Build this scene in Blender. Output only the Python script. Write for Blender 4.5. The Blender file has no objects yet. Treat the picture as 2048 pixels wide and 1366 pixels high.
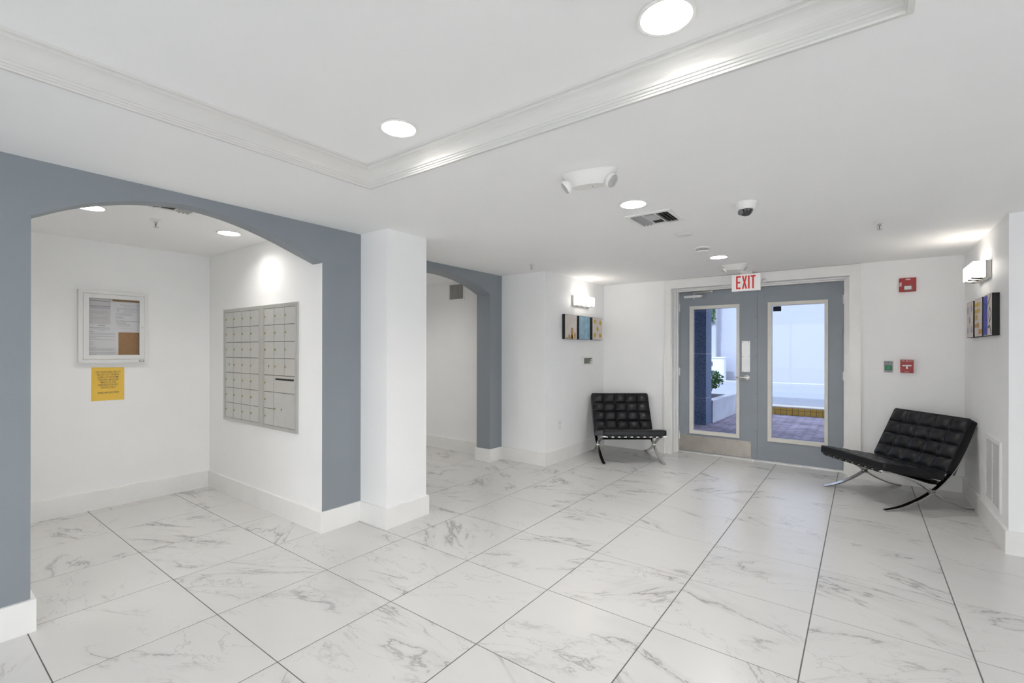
import bpy, bmesh, math, random
from mathutils import Vector, Matrix, Euler
R = math.radians
random.seed(7)
SC = bpy.context.scene
COL = SC.collection

# ------------------------------------------------------------------ camera
F_PX, YAW, CY, ROLL, EYE = 939.09, 0.640180, 699.24, 0.00156, 1.362
cam_d = bpy.data.cameras.new('camera')
cam_d.sensor_width = 36.0
cam_d.lens = F_PX / 2048.0 * 36.0
cam_d.shift_y = (CY - 683.0) / 2048.0
cam_d.clip_start = 0.02
cam = bpy.data.objects.new('camera', cam_d)
COL.objects.link(cam)
cam.matrix_world = Matrix.Translation((0, 0, EYE)) @ (Matrix.Rotation(YAW, 4, 'Z') @ Matrix.Rotation(R(90), 4, 'X') @ Matrix.Rotation(ROLL, 4, 'Z'))
SC.camera = cam

# ------------------------------------------------------------------ light, sky, exposure
LENS = 125.0          # downlight lenses
SCONCE = 4.2         # sconce glass
LAMP_COL = (1.0, 0.96, 0.915)
SKY = 2.85
SUN = 3.6
SC.view_settings.view_transform = 'Standard'
SC.view_settings.look = 'None'
SC.view_settings.gamma = 1.0
SC.view_settings.use_curve_mapping = False
SC.view_settings.exposure = 0.70
SC.cycles.diffuse_bounces = 10
SC.cycles.max_bounces = 14
world = bpy.data.worlds.new('sky'); SC.world = world
world.use_nodes = True
bg = world.node_tree.nodes['Background']
bg.inputs['Color'].default_value = (0.955, 0.97, 1.0, 1)
bg.inputs['Strength'].default_value = SKY
sun_d = bpy.data.lights.new('sun', 'SUN'); sun_d.energy = SUN; sun_d.angle = R(1.5); sun_d.color = (0.93, 0.97, 1.0)
sun = bpy.data.objects.new('sun', sun_d); COL.objects.link(sun)
sun.location = (0, -10, 30)
sun.rotation_euler = Vector((0.25, 0.62, -1.0)).to_track_quat('-Z', 'Y').to_euler()

# ------------------------------------------------------------------ materials
M = {}
def nodes_of(name):
    m = bpy.data.materials.new(name); m.use_nodes = True
    nt = m.node_tree; b = nt.nodes['Principled BSDF']
    return m, nt, b
def mat(name, col, rough=0.5, metal=0.0, var=0.03, scale=8.0, bump=0.0, bscale=60.0, spec=0.5, coat=0.0):
    m, nt, b = nodes_of(name)
    tc = nt.nodes.new('ShaderNodeTexCoord')
    nz = nt.nodes.new('ShaderNodeTexNoise'); nz.inputs['Scale'].default_value = scale; nz.inputs['Detail'].default_value = 3
    nt.links.new(tc.outputs['Object'], nz.inputs['Vector'])
    rp = nt.nodes.new('ShaderNodeValToRGB')
    a = [max(0, c * (1 - var)) for c in col]; z = [min(1, c * (1 + var)) for c in col]
    rp.color_ramp.elements[0].color = (*a, 1); rp.color_ramp.elements[1].color = (*z, 1)
    rp.color_ramp.elements[0].position = 0.3; rp.color_ramp.elements[1].position = 0.7
    nt.links.new(nz.outputs['Fac'], rp.inputs['Fac']); nt.links.new(rp.outputs['Color'], b.inputs['Base Color'])
    b.inputs['Roughness'].default_value = rough; b.inputs['Metallic'].default_value = metal
    b.inputs['Specular IOR Level'].default_value = spec
    if coat: b.inputs['Coat Weight'].default_value = coat; b.inputs['Coat Roughness'].default_value = 0.15
    if bump:
        n2 = nt.nodes.new('ShaderNodeTexNoise'); n2.inputs['Scale'].default_value = bscale; n2.inputs['Detail'].default_value = 4
        nt.links.new(tc.outputs['Object'], n2.inputs['Vector'])
        bp = nt.nodes.new('ShaderNodeBump'); bp.inputs['Strength'].default_value = bump; bp.inputs['Distance'].default_value = 0.01
        nt.links.new(n2.outputs['Fac'], bp.inputs['Height']); nt.links.new(bp.outputs['Normal'], b.inputs['Normal'])
    M[name] = m
    return m
def emit(name, col, s):
    m, nt, b = nodes_of(name)
    b.inputs['Base Color'].default_value = (*col, 1)
    b.inputs['Emission Color'].default_value = (*col, 1); b.inputs['Emission Strength'].default_value = s
    M[name] = m
    return m
def glass(name, tint=(1, 1, 1), refl=0.06):
    m = bpy.data.materials.new(name); m.use_nodes = True; nt = m.node_tree
    nt.nodes.remove(nt.nodes['Principled BSDF']); out = nt.nodes['Material Output']
    t = nt.nodes.new('ShaderNodeBsdfTransparent'); t.inputs['Color'].default_value = (*tint, 1)
    g = nt.nodes.new('ShaderNodeBsdfGlossy'); g.inputs['Roughness'].default_value = 0.02
    mx = nt.nodes.new('ShaderNodeMixShader'); mx.inputs[0].default_value = refl
    nt.links.new(t.outputs[0], mx.inputs[1]); nt.links.new(g.outputs[0], mx.inputs[2]); nt.links.new(mx.outputs[0], out.inputs['Surface'])
    M[name] = m
    return m

mat('white_paint', (0.87, 0.87, 0.865), 0.55, var=0.012, scale=3, bump=0.04, bscale=90)
mat('ceiling_paint', (0.90, 0.897, 0.89), 0.7, var=0.008, scale=2, bump=0.03, bscale=120)
mat('grey_paint', (0.240, 0.264, 0.287), 0.5, var=0.02, scale=3, bump=0.04, bscale=90)
mat('trim_white', (0.83, 0.82, 0.80), 0.35, var=0.02, scale=6)
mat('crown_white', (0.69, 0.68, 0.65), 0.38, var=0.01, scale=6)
mat('frame_white', (0.84, 0.83, 0.81), 0.4, var=0.03, scale=8)
mat('door_grey', (0.265, 0.292, 0.325), 0.4, var=0.03, scale=5, bump=0.02, bscale=150)
mat('bead_cream', (0.70, 0.67, 0.61), 0.45, var=0.03)
mat('grout', (0.135, 0.13, 0.125), 0.9, var=0.2, scale=20)
mat('steel', (0.62, 0.61, 0.59), 0.3, 1.0, var=0.03, scale=30)
mat('kick_steel', (0.42, 0.39, 0.345), 0.38, 0.9, var=0.12, scale=5)
mat('push_plate', (0.72, 0.72, 0.71), 0.4, 0.6, var=0.03)
mat('chrome', (0.52, 0.51, 0.49), 0.18, 1.0, var=0.02)
mat('screw_dark', (0.08, 0.08, 0.08), 0.5, 0.5)
mat('leather', (0.0065, 0.0065, 0.0085), 0.32, var=0.25, scale=40, bump=0.08, bscale=260, spec=0.30)
mat('strap_leather', (0.011, 0.011, 0.011), 0.5, var=0.2, scale=40)
mat('mail_metal', (0.60, 0.595, 0.57), 0.42, 0.55, var=0.03, scale=12)
mat('mail_frame', (0.54, 0.535, 0.51), 0.4, 0.6, var=0.03, scale=12)
mat('dark_gap', (0.03, 0.03, 0.03), 0.8)
mat('brass', (0.55, 0.45, 0.24), 0.3, 0.9, var=0.1, scale=40)
mat('cork', (0.36, 0.185, 0.062), 0.9, var=0.25, scale=160)
mat('paper', (0.80, 0.80, 0.82), 0.8, var=0.01)
mat('paper_grey', (0.66, 0.65, 0.655), 0.8, var=0.02)
mat('ink', (0.09, 0.09, 0.10), 0.8)
mat('ink_light', (0.36, 0.36, 0.38), 0.8)
mat('ink_blue', (0.22, 0.22, 0.5), 0.8)
mat('yellow_paper', (0.80, 0.52, 0.085), 0.8, var=0.03, scale=3)
mat('board_frame', (0.74, 0.74, 0.73), 0.4, 0.1, var=0.01)
mat('plastic_white', (0.82, 0.81, 0.79), 0.35, var=0.015)
mat('plastic_beige', (0.78, 0.765, 0.73), 0.4, var=0.02)
mat('black', (0.012, 0.012, 0.012), 0.5)
mat('black_canvas', (0.010, 0.011, 0.010), 0.7)
mat('red', (0.34, 0.012, 0.012), 0.35, var=0.08)
mat('bulb_red', (0.12, 0.02, 0.02), 0.3)
mat('exit_red', (0.80, 0.045, 0.04), 0.5)
mat('white_print', (0.8, 0.8, 0.8), 0.6)
mat('plate_grey', (0.19, 0.19, 0.19), 0.4, 0.7, var=0.05)
mat('green', (0.005, 0.24, 0.075), 0.3)
mat('green_dark', (0.003, 0.05, 0.02), 0.4)
mat('lcd', (0.12, 0.145, 0.105), 0.3)
mat('vent_white', (0.84, 0.835, 0.82), 0.4, var=0.02)
mat('vent_louvre', (0.60, 0.595, 0.58), 0.45, var=0.02)
mat('vent_grey', (0.46, 0.46, 0.455), 0.4, 0.3, var=0.03)
mat('smoke_dome', (0.02, 0.02, 0.022), 0.08, spec=0.8)
mat('art_cream', (0.66, 0.60, 0.56), 0.8, var=0.08, scale=14)
mat('art_blue', (0.27, 0.44, 0.57), 0.8, var=0.22, scale=16)
mat('art_blue2', (0.36, 0.52, 0.60), 0.8, var=0.18, scale=20)
mat('art_gold', (0.55, 0.37, 0.055), 0.6, var=0.25, scale=30)
mat('art_ochre', (0.50, 0.27, 0.075), 0.7, var=0.3, scale=30)
mat('art_indigo', (0.075, 0.085, 0.42), 0.8, var=0.45, scale=18)
mat('art_lilac', (0.36, 0.36, 0.55), 0.8, var=0.3, scale=30)
mat('granite', (0.11, 0.155, 0.235), 0.6, var=0.75, scale=70)
mat('granite_dark', (0.135, 0.19, 0.29), 0.5, var=0.75, scale=70)
mat('concrete', (0.56, 0.56, 0.58), 0.9, var=0.12, scale=5)
mat('paver', (0.30, 0.245, 0.29), 0.85, var=0.35, scale=2.5)
mat('joint', (0.07, 0.06, 0.07), 0.95)
mat('kerb_yellow', (0.62, 0.34, 0.012), 0.7, var=0.2, scale=9)
mat('kerb_lit_top', (0.62, 0.56, 0.45), 0.8, var=0.05)  # light on the kerb top put into its colour
mat('asphalt', (0.31, 0.315, 0.33), 0.95, var=0.12, scale=12)
mat('street_wall', (0.49, 0.48, 0.50), 0.9, var=0.015, scale=0.6)
mat('soil', (0.05, 0.04, 0.045), 0.95, var=0.5, scale=40)
mat('leaf', (0.075, 0.20, 0.028), 0.5, var=0.55, scale=11)
mat('bark', (0.10, 0.06, 0.035), 0.9)
mat('facade', (0.45, 0.46, 0.48), 0.85, var=0.04)
mat('street_box', (0.78, 0.79, 0.80), 0.5, var=0.02)
emit('lens', LAMP_COL, LENS)
emit('lens_entrance', LAMP_COL, LENS * 1.8)      # entrance lenses boosted to even out the brightness
emit('lens_alcove', LAMP_COL, LENS * 0.62)
emit('sconce_glass', (1.0, 0.95, 0.88), SCONCE)
emit('exit_panel', (0.80, 0.78, 0.77), 0.12)
glass('door_glass', (0.60, 0.66, 0.77), 0.015)  # tint dims and blues the daylight seen outside
glass('window_glass', (0.97, 0.98, 0.98), 0.05)
glass('board_glass', (0.97, 0.97, 0.97), 0.05)
glass('lamp_glass', (0.93, 0.93, 0.92), 0.18)

def marble():
    m, nt, b = nodes_of('marble_tile')
    L = nt.links.new
    def N(t, **k):
        n = nt.nodes.new(t)
        for a, v in k.items(): setattr(n, a, v)
        return n
    def mth(op, a, bb=None, clamp=False):
        n = N('ShaderNodeMath', operation=op, use_clamp=clamp)
        for i, v in enumerate((a, bb)):
            if v is None: continue
            if isinstance(v, (int, float)): n.inputs[i].default_value = v
            else: L(v, n.inputs[i])
        return n.outputs[0]
    def ramp(src, a, bb):
        n = N('ShaderNodeMapRange', clamp=True, interpolation_type='SMOOTHSTEP')
        L(src, n.inputs['Value']); n.inputs['From Min'].default_value = a; n.inputs['From Max'].default_value = bb
        return n.outputs['Result']
    tc = N('ShaderNodeTexCoord'); oi = N('ShaderNodeObjectInfo')
    r = oi.outputs['Random']
    cb = N('ShaderNodeCombineXYZ')
    L(mth('MULTIPLY', r, 37.0), cb.inputs[0]); L(mth('MULTIPLY', mth('FRACT', mth('MULTIPLY', r, 91.7)), 53.0), cb.inputs[1]); L(mth('MULTIPLY', r, 19.0), cb.inputs[2])
    rot = N('ShaderNodeVectorRotate', rotation_type='Z_AXIS')
    L(tc.outputs['Object'], rot.inputs['Vector'])
    ang = mth('ADD', mth('MULTIPLY', mth('FRACT', mth('MULTIPLY', r, 7.31)), 1.5), -0.75)
    L(ang, rot.inputs['Angle'])
    mp = N('ShaderNodeMapping'); mp.inputs['Scale'].default_value = (0.62, 1.5, 1.0)
    L(rot.outputs['Vector'], mp.inputs['Vector'])
    ad = N('ShaderNodeVectorMath', operation='ADD'); L(mp.outputs[0], ad.inputs[0]); L(cb.outputs[0], ad.inputs[1])
    P = ad.outputs[0]
    def noise(scale, det, dist, rough=0.55):
        n = N('ShaderNodeTexNoise'); n.inputs['Scale'].default_value = scale; n.inputs['Detail'].default_value = det
        n.inputs['Distortion'].default_value = dist; n.inputs['Roughness'].default_value = rough; L(P, n.inputs['Vector']); return n.outputs['Fac']
    def vein(scale, width, dist, det=6):
        a = mth('ABSOLUTE', mth('SUBTRACT', noise(scale, det, dist, 0.6), 0.5))
        return mth('SUBTRACT', 1.0, ramp(a, 0.0, width))
    v1 = mth('MULTIPLY', vein(1.35, 0.013, 0.5, 8), ramp(noise(2.3, 2, 0), 0.44, 0.60))
    v2 = mth('MULTIPLY', vein(3.2, 0.011, 0.7, 7), ramp(noise(1.9, 2, 0.2), 0.45, 0.64))
    v3 = mth('MULTIPLY', ramp(noise(2.1, 5, 0.6), 0.50, 0.75), 0.07)
    glow = mth('MULTIPLY', vein(1.35, 0.06, 0.5, 8), 0.18)
    f = mth('ADD', mth('ADD', mth('MULTIPLY', v1, 0.57), mth('MULTIPLY', v2, 0.40)), mth('ADD', mth('MULTIPLY', glow, ramp(noise(2.3, 2, 0), 0.44, 0.66)), v3), clamp=True)
    mx = N('ShaderNodeMix', data_type='RGBA')
    L(f, mx.inputs[0]); mx.inputs[6].default_value = (0.635, 0.63, 0.618, 1); mx.inputs[7].default_value = (0.27, 0.262, 0.258, 1)
    L(mx.outputs[2], b.inputs['Base Color'])
    b.inputs['Roughness'].default_value = 0.24; b.inputs['Specular IOR Level'].default_value = 0.5
    M['marble_tile'] = m
marble()

# ------------------------------------------------------------------ mesh helpers
class B:
    def __init__(s): s.v = []; s.f = []; s.m = []
    def add(s, vs, fs, m=0):
        o = len(s.v); s.v += [tuple(p) for p in vs]
        for f in fs: s.f.append(tuple(i + o for i in f)); s.m.append(m)
        return s
    def box(s, x0, x1, y0, y1, z0, z1, m=0):
        v = [(x, y, z) for x in (x0, x1) for y in (y0, y1) for z in (z0, z1)]
        return s.add(v, [(0, 1, 3, 2), (4, 6, 7, 5), (0, 4, 5, 1), (2, 3, 7, 6), (0, 2, 6, 4), (1, 5, 7, 3)], m)
    def cbox(s, x0, x1, y0, y1, z0, z1, c, m=0):
        # box with its 8 corners chamfered along all edges: three nested loops
        xs = ((x0, x0 + c, x1 - c, x1)); bm = bmesh.new()
        bmesh.ops.create_cube(bm, size=1)
        for v in bm.verts:
            v.co = Vector(((x0 + x1) / 2 + v.co.x * (x1 - x0), (y0 + y1) / 2 + v.co.y * (y1 - y0), (z0 + z1) / 2 + v.co.z * (z1 - z0)))
        bmesh.ops.bevel(bm, geom=bm.edges[:], offset=c, segments=2, affect='EDGES', profile=0.6)
        bm.verts.index_update()
        s.add([v.co[:] for v in bm.verts], [[v.index for v in f.verts] for f in bm.faces], m); bm.free()
        return s
    def lathe(s, prof, seg=24, c=(0, 0, 0), axis='Z', m=0, sx=1.0, sy=1.0, cap=True):
        vs = []; fs = []; n = len(prof)
        for k in range(seg):
            a = 2 * math.pi * k / seg
            for r, z in prof:
                p = (r * math.cos(a) * sx, r * math.sin(a) * sy, z)
                if axis == 'X': p = (p[2], p[0], p[1])
                if axis == 'Y': p = (p[0], p[2], p[1])
                vs.append((p[0] + c[0], p[1] + c[1], p[2] + c[2]))
        for k in range(seg):
            k2 = (k + 1) % seg
            for i in range(n - 1): fs.append((k * n + i, k2 * n + i, k2 * n + i + 1, k * n + i + 1))
        if cap and prof[0][0] > 1e-6: fs.append(tuple(k * n for k in range(seg))[::-1])
        if cap and prof[-1][0] > 1e-6: fs.append(tuple(k * n + n - 1 for k in range(seg)))
        return s.add(vs, fs, m)
    def tube(s, path, r, seg=8, m=0):
        vs = []; fs = []; n = len(path); path = [Vector(p) for p in path]
        up = Vector((0, 0, 1))
        for i, p in enumerate(path):
            t = (path[min(i + 1, n - 1)] - path[max(i - 1, 0)]).normalized()
            u = t.cross(up); 
            if u.length < 1e-3: u = t.cross(Vector((1, 0, 0)))
            u.normalize(); w = u.cross(t)
            rr = r[i] if isinstance(r, (list, tuple)) else r
            for k in range(seg):
                a = 2 * math.pi * k / seg
                vs.append(p + u * math.cos(a) * rr + w * math.sin(a) * rr)
        for i in range(n - 1):
            for k in range(seg):
                k2 = (k + 1) % seg
                fs.append((i * seg + k, i * seg + k2, (i + 1) * seg + k2, (i + 1) * seg + k))
        fs.append(tuple(range(seg))[::-1]); fs.append(tuple((n - 1) * seg + k for k in range(seg)))
        return s.add(vs, fs, m)
    def prism(s, poly, axis, a0, a1, m=0):
        n = len(poly)
        def P(p, a):
            return {'X': (a, p[0], p[1]), 'Y': (p[0], a, p[1]), 'Z': (p[0], p[1], a)}[axis]
        vs = [P(p, a0) for p in poly] + [P(p, a1) for p in poly]
        fs = [tuple(range(n)), tuple(range(2 * n - 1, n - 1, -1))] + [(i, i + n, (i + 1) % n + n, (i + 1) % n) for i in range(n)]
        return s.add(vs, fs, m)
    def bar(s, path, x0, x1, th, m=0):
        """flat bar: path in the YZ plane, width along X"""
        n = len(path); L = []; 
        for i, p in enumerate(path):
            a = Vector(path[max(i - 1, 0)]); b_ = Vector(path[min(i + 1, n - 1)]); t = (b_ - a).normalized(); nn = Vector((-t.y, t.x))
            L.append((Vector(p) + nn * th / 2, Vector(p) - nn * th / 2))
        vs = []
        for a, b_ in L: vs += [(x0, a.x, a.y), (x1, a.x, a.y), (x1, b_.x, b_.y), (x0, b_.x, b_.y)]
        fs = []
        for i in range(n - 1):
            for k in range(4): fs.append((i * 4 + k, i * 4 + (k + 1) % 4, i * 4 + 4 + (k + 1) % 4, i * 4 + 4 + k))
        fs.append((3, 2, 1, 0)); e = (n - 1) * 4; fs.append((e, e + 1, e + 2, e + 3))
        return s.add(vs, fs, m)
    def mesh(s, name, mats, smooth=False):
        me = bpy.data.meshes.new(name); me.from_pydata(s.v, [], s.f)
        for k in (mats if isinstance(mats, (list, tuple)) else [mats]): me.materials.append(M[k])
        for p, mi in zip(me.polygons, s.m): p.material_index = mi
        bm = bmesh.new(); bm.from_mesh(me); bmesh.ops.recalc_face_normals(bm, faces=bm.faces); bm.to_mesh(me); bm.free()
        if smooth:
            me.polygons.foreach_set('use_smooth', [True] * len(me.polygons))
            if hasattr(me, 'set_sharp_from_angle'): me.set_sharp_from_angle(angle=R(38))
        return me
    def done(s, name, mats, parent=None, smooth=False):
        return link(name, s.mesh(name, mats, smooth), parent)
def link(name, me, parent=None):
    o = bpy.data.objects.new(name, me); COL.objects.link(o)
    if parent is not None: o.parent = parent
    return o
def tag(o, label=None, cat=None, group=None, kind=None):
    for k, v in (('label', label), ('category', cat), ('group', group), ('kind', kind)):
        if v: o[k] = v
    return o
def thing(name, label, cat, loc=(0, 0, 0), rz=0.0, group=None):
    o = bpy.data.objects.new(name, None); COL.objects.link(o); o.empty_display_size = 0.05
    o.location = loc; o.rotation_euler = (0, 0, rz)
    return tag(o, label, cat, group)
def struct(o, label, cat): return tag(o, label, cat, kind='structure')
def copy_tree(o, parent=None):
    c = o.copy(); COL.objects.link(c); c.parent = parent
    for ch in list(o.children): copy_tree(ch, c)
    return c
def spline(pts, n=6):
    out = []; P = [Vector(p) for p in pts]; P = [P[0] * 2 - P[1]] + P + [P[-1] * 2 - P[-2]]
    for i in range(1, len(P) - 2):
        for k in range(n):
            t = k / n; a, b_, c, d = P[i - 1], P[i], P[i + 1], P[i + 2]
            out.append(0.5 * ((2 * b_) + (c - a) * t + (2 * a - 5 * b_ + 4 * c - d) * t * t + (3 * b_ - a - 3 * c + d) * t ** 3))
    out.append(P[-2]); return out
def text_mesh(name, s, size, mk, sx=1.0, bold=0.0, align='CENTER', spacing=1.0):
    """lettering standing in the local XZ plane, facing -Y"""
    cu = bpy.data.curves.new(name, 'FONT'); cu.body = s; cu.size = size; cu.align_x = align; cu.align_y = 'CENTER'
    cu.space_line = spacing; cu.offset = bold; cu.resolution_u = 3
    o = bpy.data.objects.new(name, cu); COL.objects.link(o)
    dg = bpy.context.evaluated_depsgraph_get(); dg.update()
    me = bpy.data.meshes.new_from_object(o.evaluated_get(dg))
    bpy.data.objects.remove(o); bpy.data.curves.remove(cu)
    for v in me.vertices: v.co = (v.co.x * sx, 0, v.co.y)
    me.materials.clear(); me.materials.append(M[mk]); me.name = name
    return me
P90 = R(90)

# ------------------------------------------------------------------ room dimensions (metres)
H = 2.28
XG = -3.215           # grey arch wall face
XB = -5.22            # mail alcove back wall
YM = 1.955            # mailbox wall
XA2 = -3.61           # second arch wall face
YC = 4.63             # corridor / stub wall
XL = -2.965           # entrance left wall
YD = 6.19             # door wall
XR = 0.79             # entrance right wall
YR = 4.51             # right return wall
XE, YBK = 3.6, -2.8   # right and back walls behind the view
YN = -0.37            # alcove left wall
BH, BT = 0.155, 0.018

# ------------------------------------------------------------------ floor
fl = B().box(-7.2, 3.8, -3.0, 6.6, -0.12, -0.0012).done('floor', 'grout')
struct(fl, 'marble look porcelain tile floor with thin grey grout', 'floor')
GX0, GY0, GA, GBB = 0.40216, 1.6451, 0.61054, 0.61313
tile_me = B()
tile_me.add([], [])
def tile_mesh(w, d):
    b = B(); c = 0.0012; h = 0.004
    x, y = w / 2, d / 2
    vs = [(-x, -y, -h), (x, -y, -h), (x, y, -h), (-x, y, -h), (-x, -y, -c), (x, -y, -c), (x, y, -c), (-x, y, -c),
          (-x + c, -y + c, 0), (x - c, -y + c, 0), (x - c, y - c, 0), (-x + c, y - c, 0)]
    fs = [(0, 1, 5, 4), (1, 2, 6, 5), (2, 3, 7, 6), (3, 0, 4, 7), (4, 5, 9, 8), (5, 6, 10, 9), (6, 7, 11, 10), (7, 4, 8, 11), (8, 9, 10, 11), (3, 2, 1, 0)]
    return b.add(vs, fs).mesh('tile', 'marble_tile')
TM = tile_mesh(GA - 0.0054, GBB - 0.0043)
ROOMS = [(-3.2, XE, YBK, YR), (-2.95, XR, YR, 6.5), (XB, -3.2, YN, YM), (-6.2, -3.6, 2.72, YC), (-3.62, -2.9, 2.7, YC)]
for i in range(-6, 12):
    for j in range(-9, 9):
        x0 = GX0 - GA * i; y0 = GY0 - GBB * j
        if any(min(x0 + GA, r[1]) - max(x0, r[0]) > 0.02 and min(y0 + GBB, r[3]) - max(y0, r[2]) > 0.02 for r in ROOMS):
            if x0 > 2.6 or y0 < -2.0: continue
            t = link('tile', TM, fl); t.location = (x0 + GA / 2, y0 + GBB / 2, 0)
            t.rotation_euler.z = math.pi * ((i * 7 + j * 3) % 2)

# ------------------------------------------------------------------ ceiling with recessed tray and downlight cans
TX0, TX1, TY0, TY1, TZ = -2.24, 0.10, -1.60, 1.655, 2.38
def frame_slab(ox0, ox1, oy0, oy1, ix0, ix1, iy0, iy1, z0, z1):
    o = [(ox0, oy0), (ox1, oy0), (ox1, oy1), (ox0, oy1)]; n = [(ix0, iy0), (ix1, iy0), (ix1, iy1), (ix0, iy1)]
    vs = [(*p, z0) for p in o] + [(*p, z0) for p in n] + [(*p, z1) for p in o] + [(*p, z1) for p in n]
    fs = []
    for k in range(4):
        k2 = (k + 1) % 4
        fs += [(k, k2, 4 + k2, 4 + k), (8 + k, 12 + k, 12 + k2, 8 + k2), (k, 8 + k, 8 + k2, k2), (4 + k, 4 + k2, 12 + k2, 12 + k)]
    return B().add(vs, fs)
DL_LOW = [(-4.0, 0.80), (-4.01, 1.64), (-1.155, 2.825), (-1.135, 4.94), (-4.0, -0.04), (-4.45, 3.66), (-5.90, 3.66)]  # out-of-view alcove and corridor spots are added to brighten them
DL_TRAY = [(-1.71, 1.42), (-0.48, 1.43), (-1.71, -1.36), (-0.48, -1.36)]  # the rear pair is unseen, added to brighten the room
CAN_R, CAN_D = 0.079, 0.050
def cut_cans(o, spots, z):
    c = B()
    for x, y in spots: c.lathe([(CAN_R + 0.001, z - 0.02), (CAN_R + 0.001, z + CAN_D + 0.012)], 40, (x, y, 0))
    co = c.done('cutter', 'ceiling_paint')
    md = o.modifiers.new('cans', 'BOOLEAN'); md.operation = 'DIFFERENCE'; md.object = co; md.solver = 'EXACT'
    dg = bpy.context.evaluated_depsgraph_get(); dg.update()
    me = bpy.data.meshes.new_from_object(o.evaluated_get(dg))
    o.modifiers.clear(); o.data = me
    bpy.data.objects.remove(co)
ce = frame_slab(-7.2, 3.8, -3.0, 6.6, TX0, TX1, TY0, TY1, H, 2.52).done('ceiling', 'ceiling_paint')
cut_cans(ce, DL_LOW, H)
struct(ce, 'white plaster ceiling around the recessed tray', 'ceiling')
ct = B().box(TX0, TX1, TY0, TY1, TZ, 2.52).done('ceiling_tray', 'ceiling_paint')
cut_cans(ct, DL_TRAY, TZ)
struct(ct, 'raised white tray panel framed by crown moulding', 'ceiling')
# crown moulding swept round the tray
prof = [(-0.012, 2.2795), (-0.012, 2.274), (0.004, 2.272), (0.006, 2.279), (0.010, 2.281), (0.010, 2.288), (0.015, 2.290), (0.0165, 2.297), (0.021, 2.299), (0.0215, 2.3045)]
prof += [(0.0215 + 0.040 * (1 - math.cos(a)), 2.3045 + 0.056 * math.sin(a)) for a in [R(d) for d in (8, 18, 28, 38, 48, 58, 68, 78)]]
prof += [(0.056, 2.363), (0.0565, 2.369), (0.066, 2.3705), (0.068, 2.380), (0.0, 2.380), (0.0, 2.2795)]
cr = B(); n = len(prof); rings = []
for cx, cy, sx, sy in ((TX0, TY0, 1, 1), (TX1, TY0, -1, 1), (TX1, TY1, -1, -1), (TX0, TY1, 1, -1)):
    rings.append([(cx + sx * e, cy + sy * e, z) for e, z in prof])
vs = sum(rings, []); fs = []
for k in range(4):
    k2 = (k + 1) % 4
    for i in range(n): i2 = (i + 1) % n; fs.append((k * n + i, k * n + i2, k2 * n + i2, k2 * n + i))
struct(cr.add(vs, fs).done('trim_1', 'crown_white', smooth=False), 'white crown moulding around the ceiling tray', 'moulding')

# ------------------------------------------------------------------ walls
def poly_arch(y0, y1, ya, yb, zs, top):
    """outline of a wall in YZ with an arched opening from ya to yb"""
    return [(y0, 0), (ya, 0), (ya, zs[0])] + top + [(yb, zs[1]), (yb, 0), (y1, 0), (y1, H), (y0, H)]
# measured arch of the mail alcove (y, z), smoothed
A1 = spline([(0.43, 2.005), (0.60, 2.098), (0.80, 2.170), (0.99, 2.208), (1.15, 2.216), (1.367, 2.190), (1.60, 2.130), (1.80, 2.060), (1.955, 2.004)], 6)
def arch_wall(name, x0, x1, outline, top_pts, ya, yb, mats, jamb):
    """wall with opening: quads above the arch, plus the two piers"""
    b = B(); (y0, y1) = outline
    b.box(x0, x1, y0, ya, 0, H, 0); b.box(x0, x1, yb, y1, 0, H, 0)
    for p, q in zip(top_pts[:-1], top_pts[1:]):
        vs = [(x, y, z) for x in (x0, x1) for (y, z) in ((p[0], p[1]), (q[0], q[1]), (q[0], H), (p[0], H))]
        b.add(vs, [(0, 1, 2, 3), (7, 6, 5, 4), (0, 4, 5, 1), (2, 6, 7, 3)], 0)
    me = b.mesh(name, mats)
    for p in me.polygons:
        if len(mats) > 1 and abs(p.normal.y) > 0.9 and (abs(p.center.y - ya) < 1e-3 or abs(p.center.y - yb) < 1e-3): p.material_index = 1
    return link(name, me)
w = arch_wall('wall_left', XG - 0.125, XG, (YBK, 2.29), [tuple(p) for p in A1], 0.43, YM, ['grey_paint', 'white_paint'], None)
struct(w, 'slate grey wall with the wide arch of the mail alcove', 'wall')
A2 = [(3.55 + 0.85 * t, 2.035 + (0.166) * (1 - abs(t) ** 2.3)) for t in [k / 14 for k in range(-14, 15)]]
w = arch_wall('wall_corridor_arch', XA2 - 0.21, XA2, (2.696, YC), A2, 2.70, 4.40, ['grey_paint'], None)
struct(w, 'slate grey wall with the narrower corridor arch', 'wall')
def wall(name, label, *bx, m='white_paint'):
    b = B()
    for q in bx: b.box(*q)
    return struct(b.done(name, m), label, 'wall')
wall('wall_mail', 'white wall that holds the mailboxes', (-7.2, XG - 0.1255, YM, 2.695, 0, H))
wall('wall_column', 'square white column between the two arches', (XG - 0.1245, -2.892, 2.2905, 2.695, 0, H), (-3.82, XG - 0.125, 2.30, 2.6955, 0, H))
wall('wall_alcove_back', 'white back wall of the mail alcove', (XB - 0.2, XB, YN - 0.2, YM, 0, H))
wall('wall_alcove_side', 'white side wall of the mail alcove', (XB, XG - 0.125, YN - 0.2, YN, 0, H))
wall('wall_corridor', 'white corridor wall that turns beside the entrance', (-7.2, XL, YC, 6.6, 0, H))
wall('wall_corridor_end', 'white wall at the end of the corridor', (-7.2, -7.0, 2.695, YC, 0, H))
wall('wall_front', 'white wall around the glazed double door', (XL, -2.003, YD, 6.6, 0, H), (-0.104, XR, YD, 6.6, 0, H), (-2.003, -0.104, YD, 6.6, 2.161, H))
wall('wall_right', 'white wall with grille and art beside the entrance', (XR, 3.8, YR, 6.6, 0, H))
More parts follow.
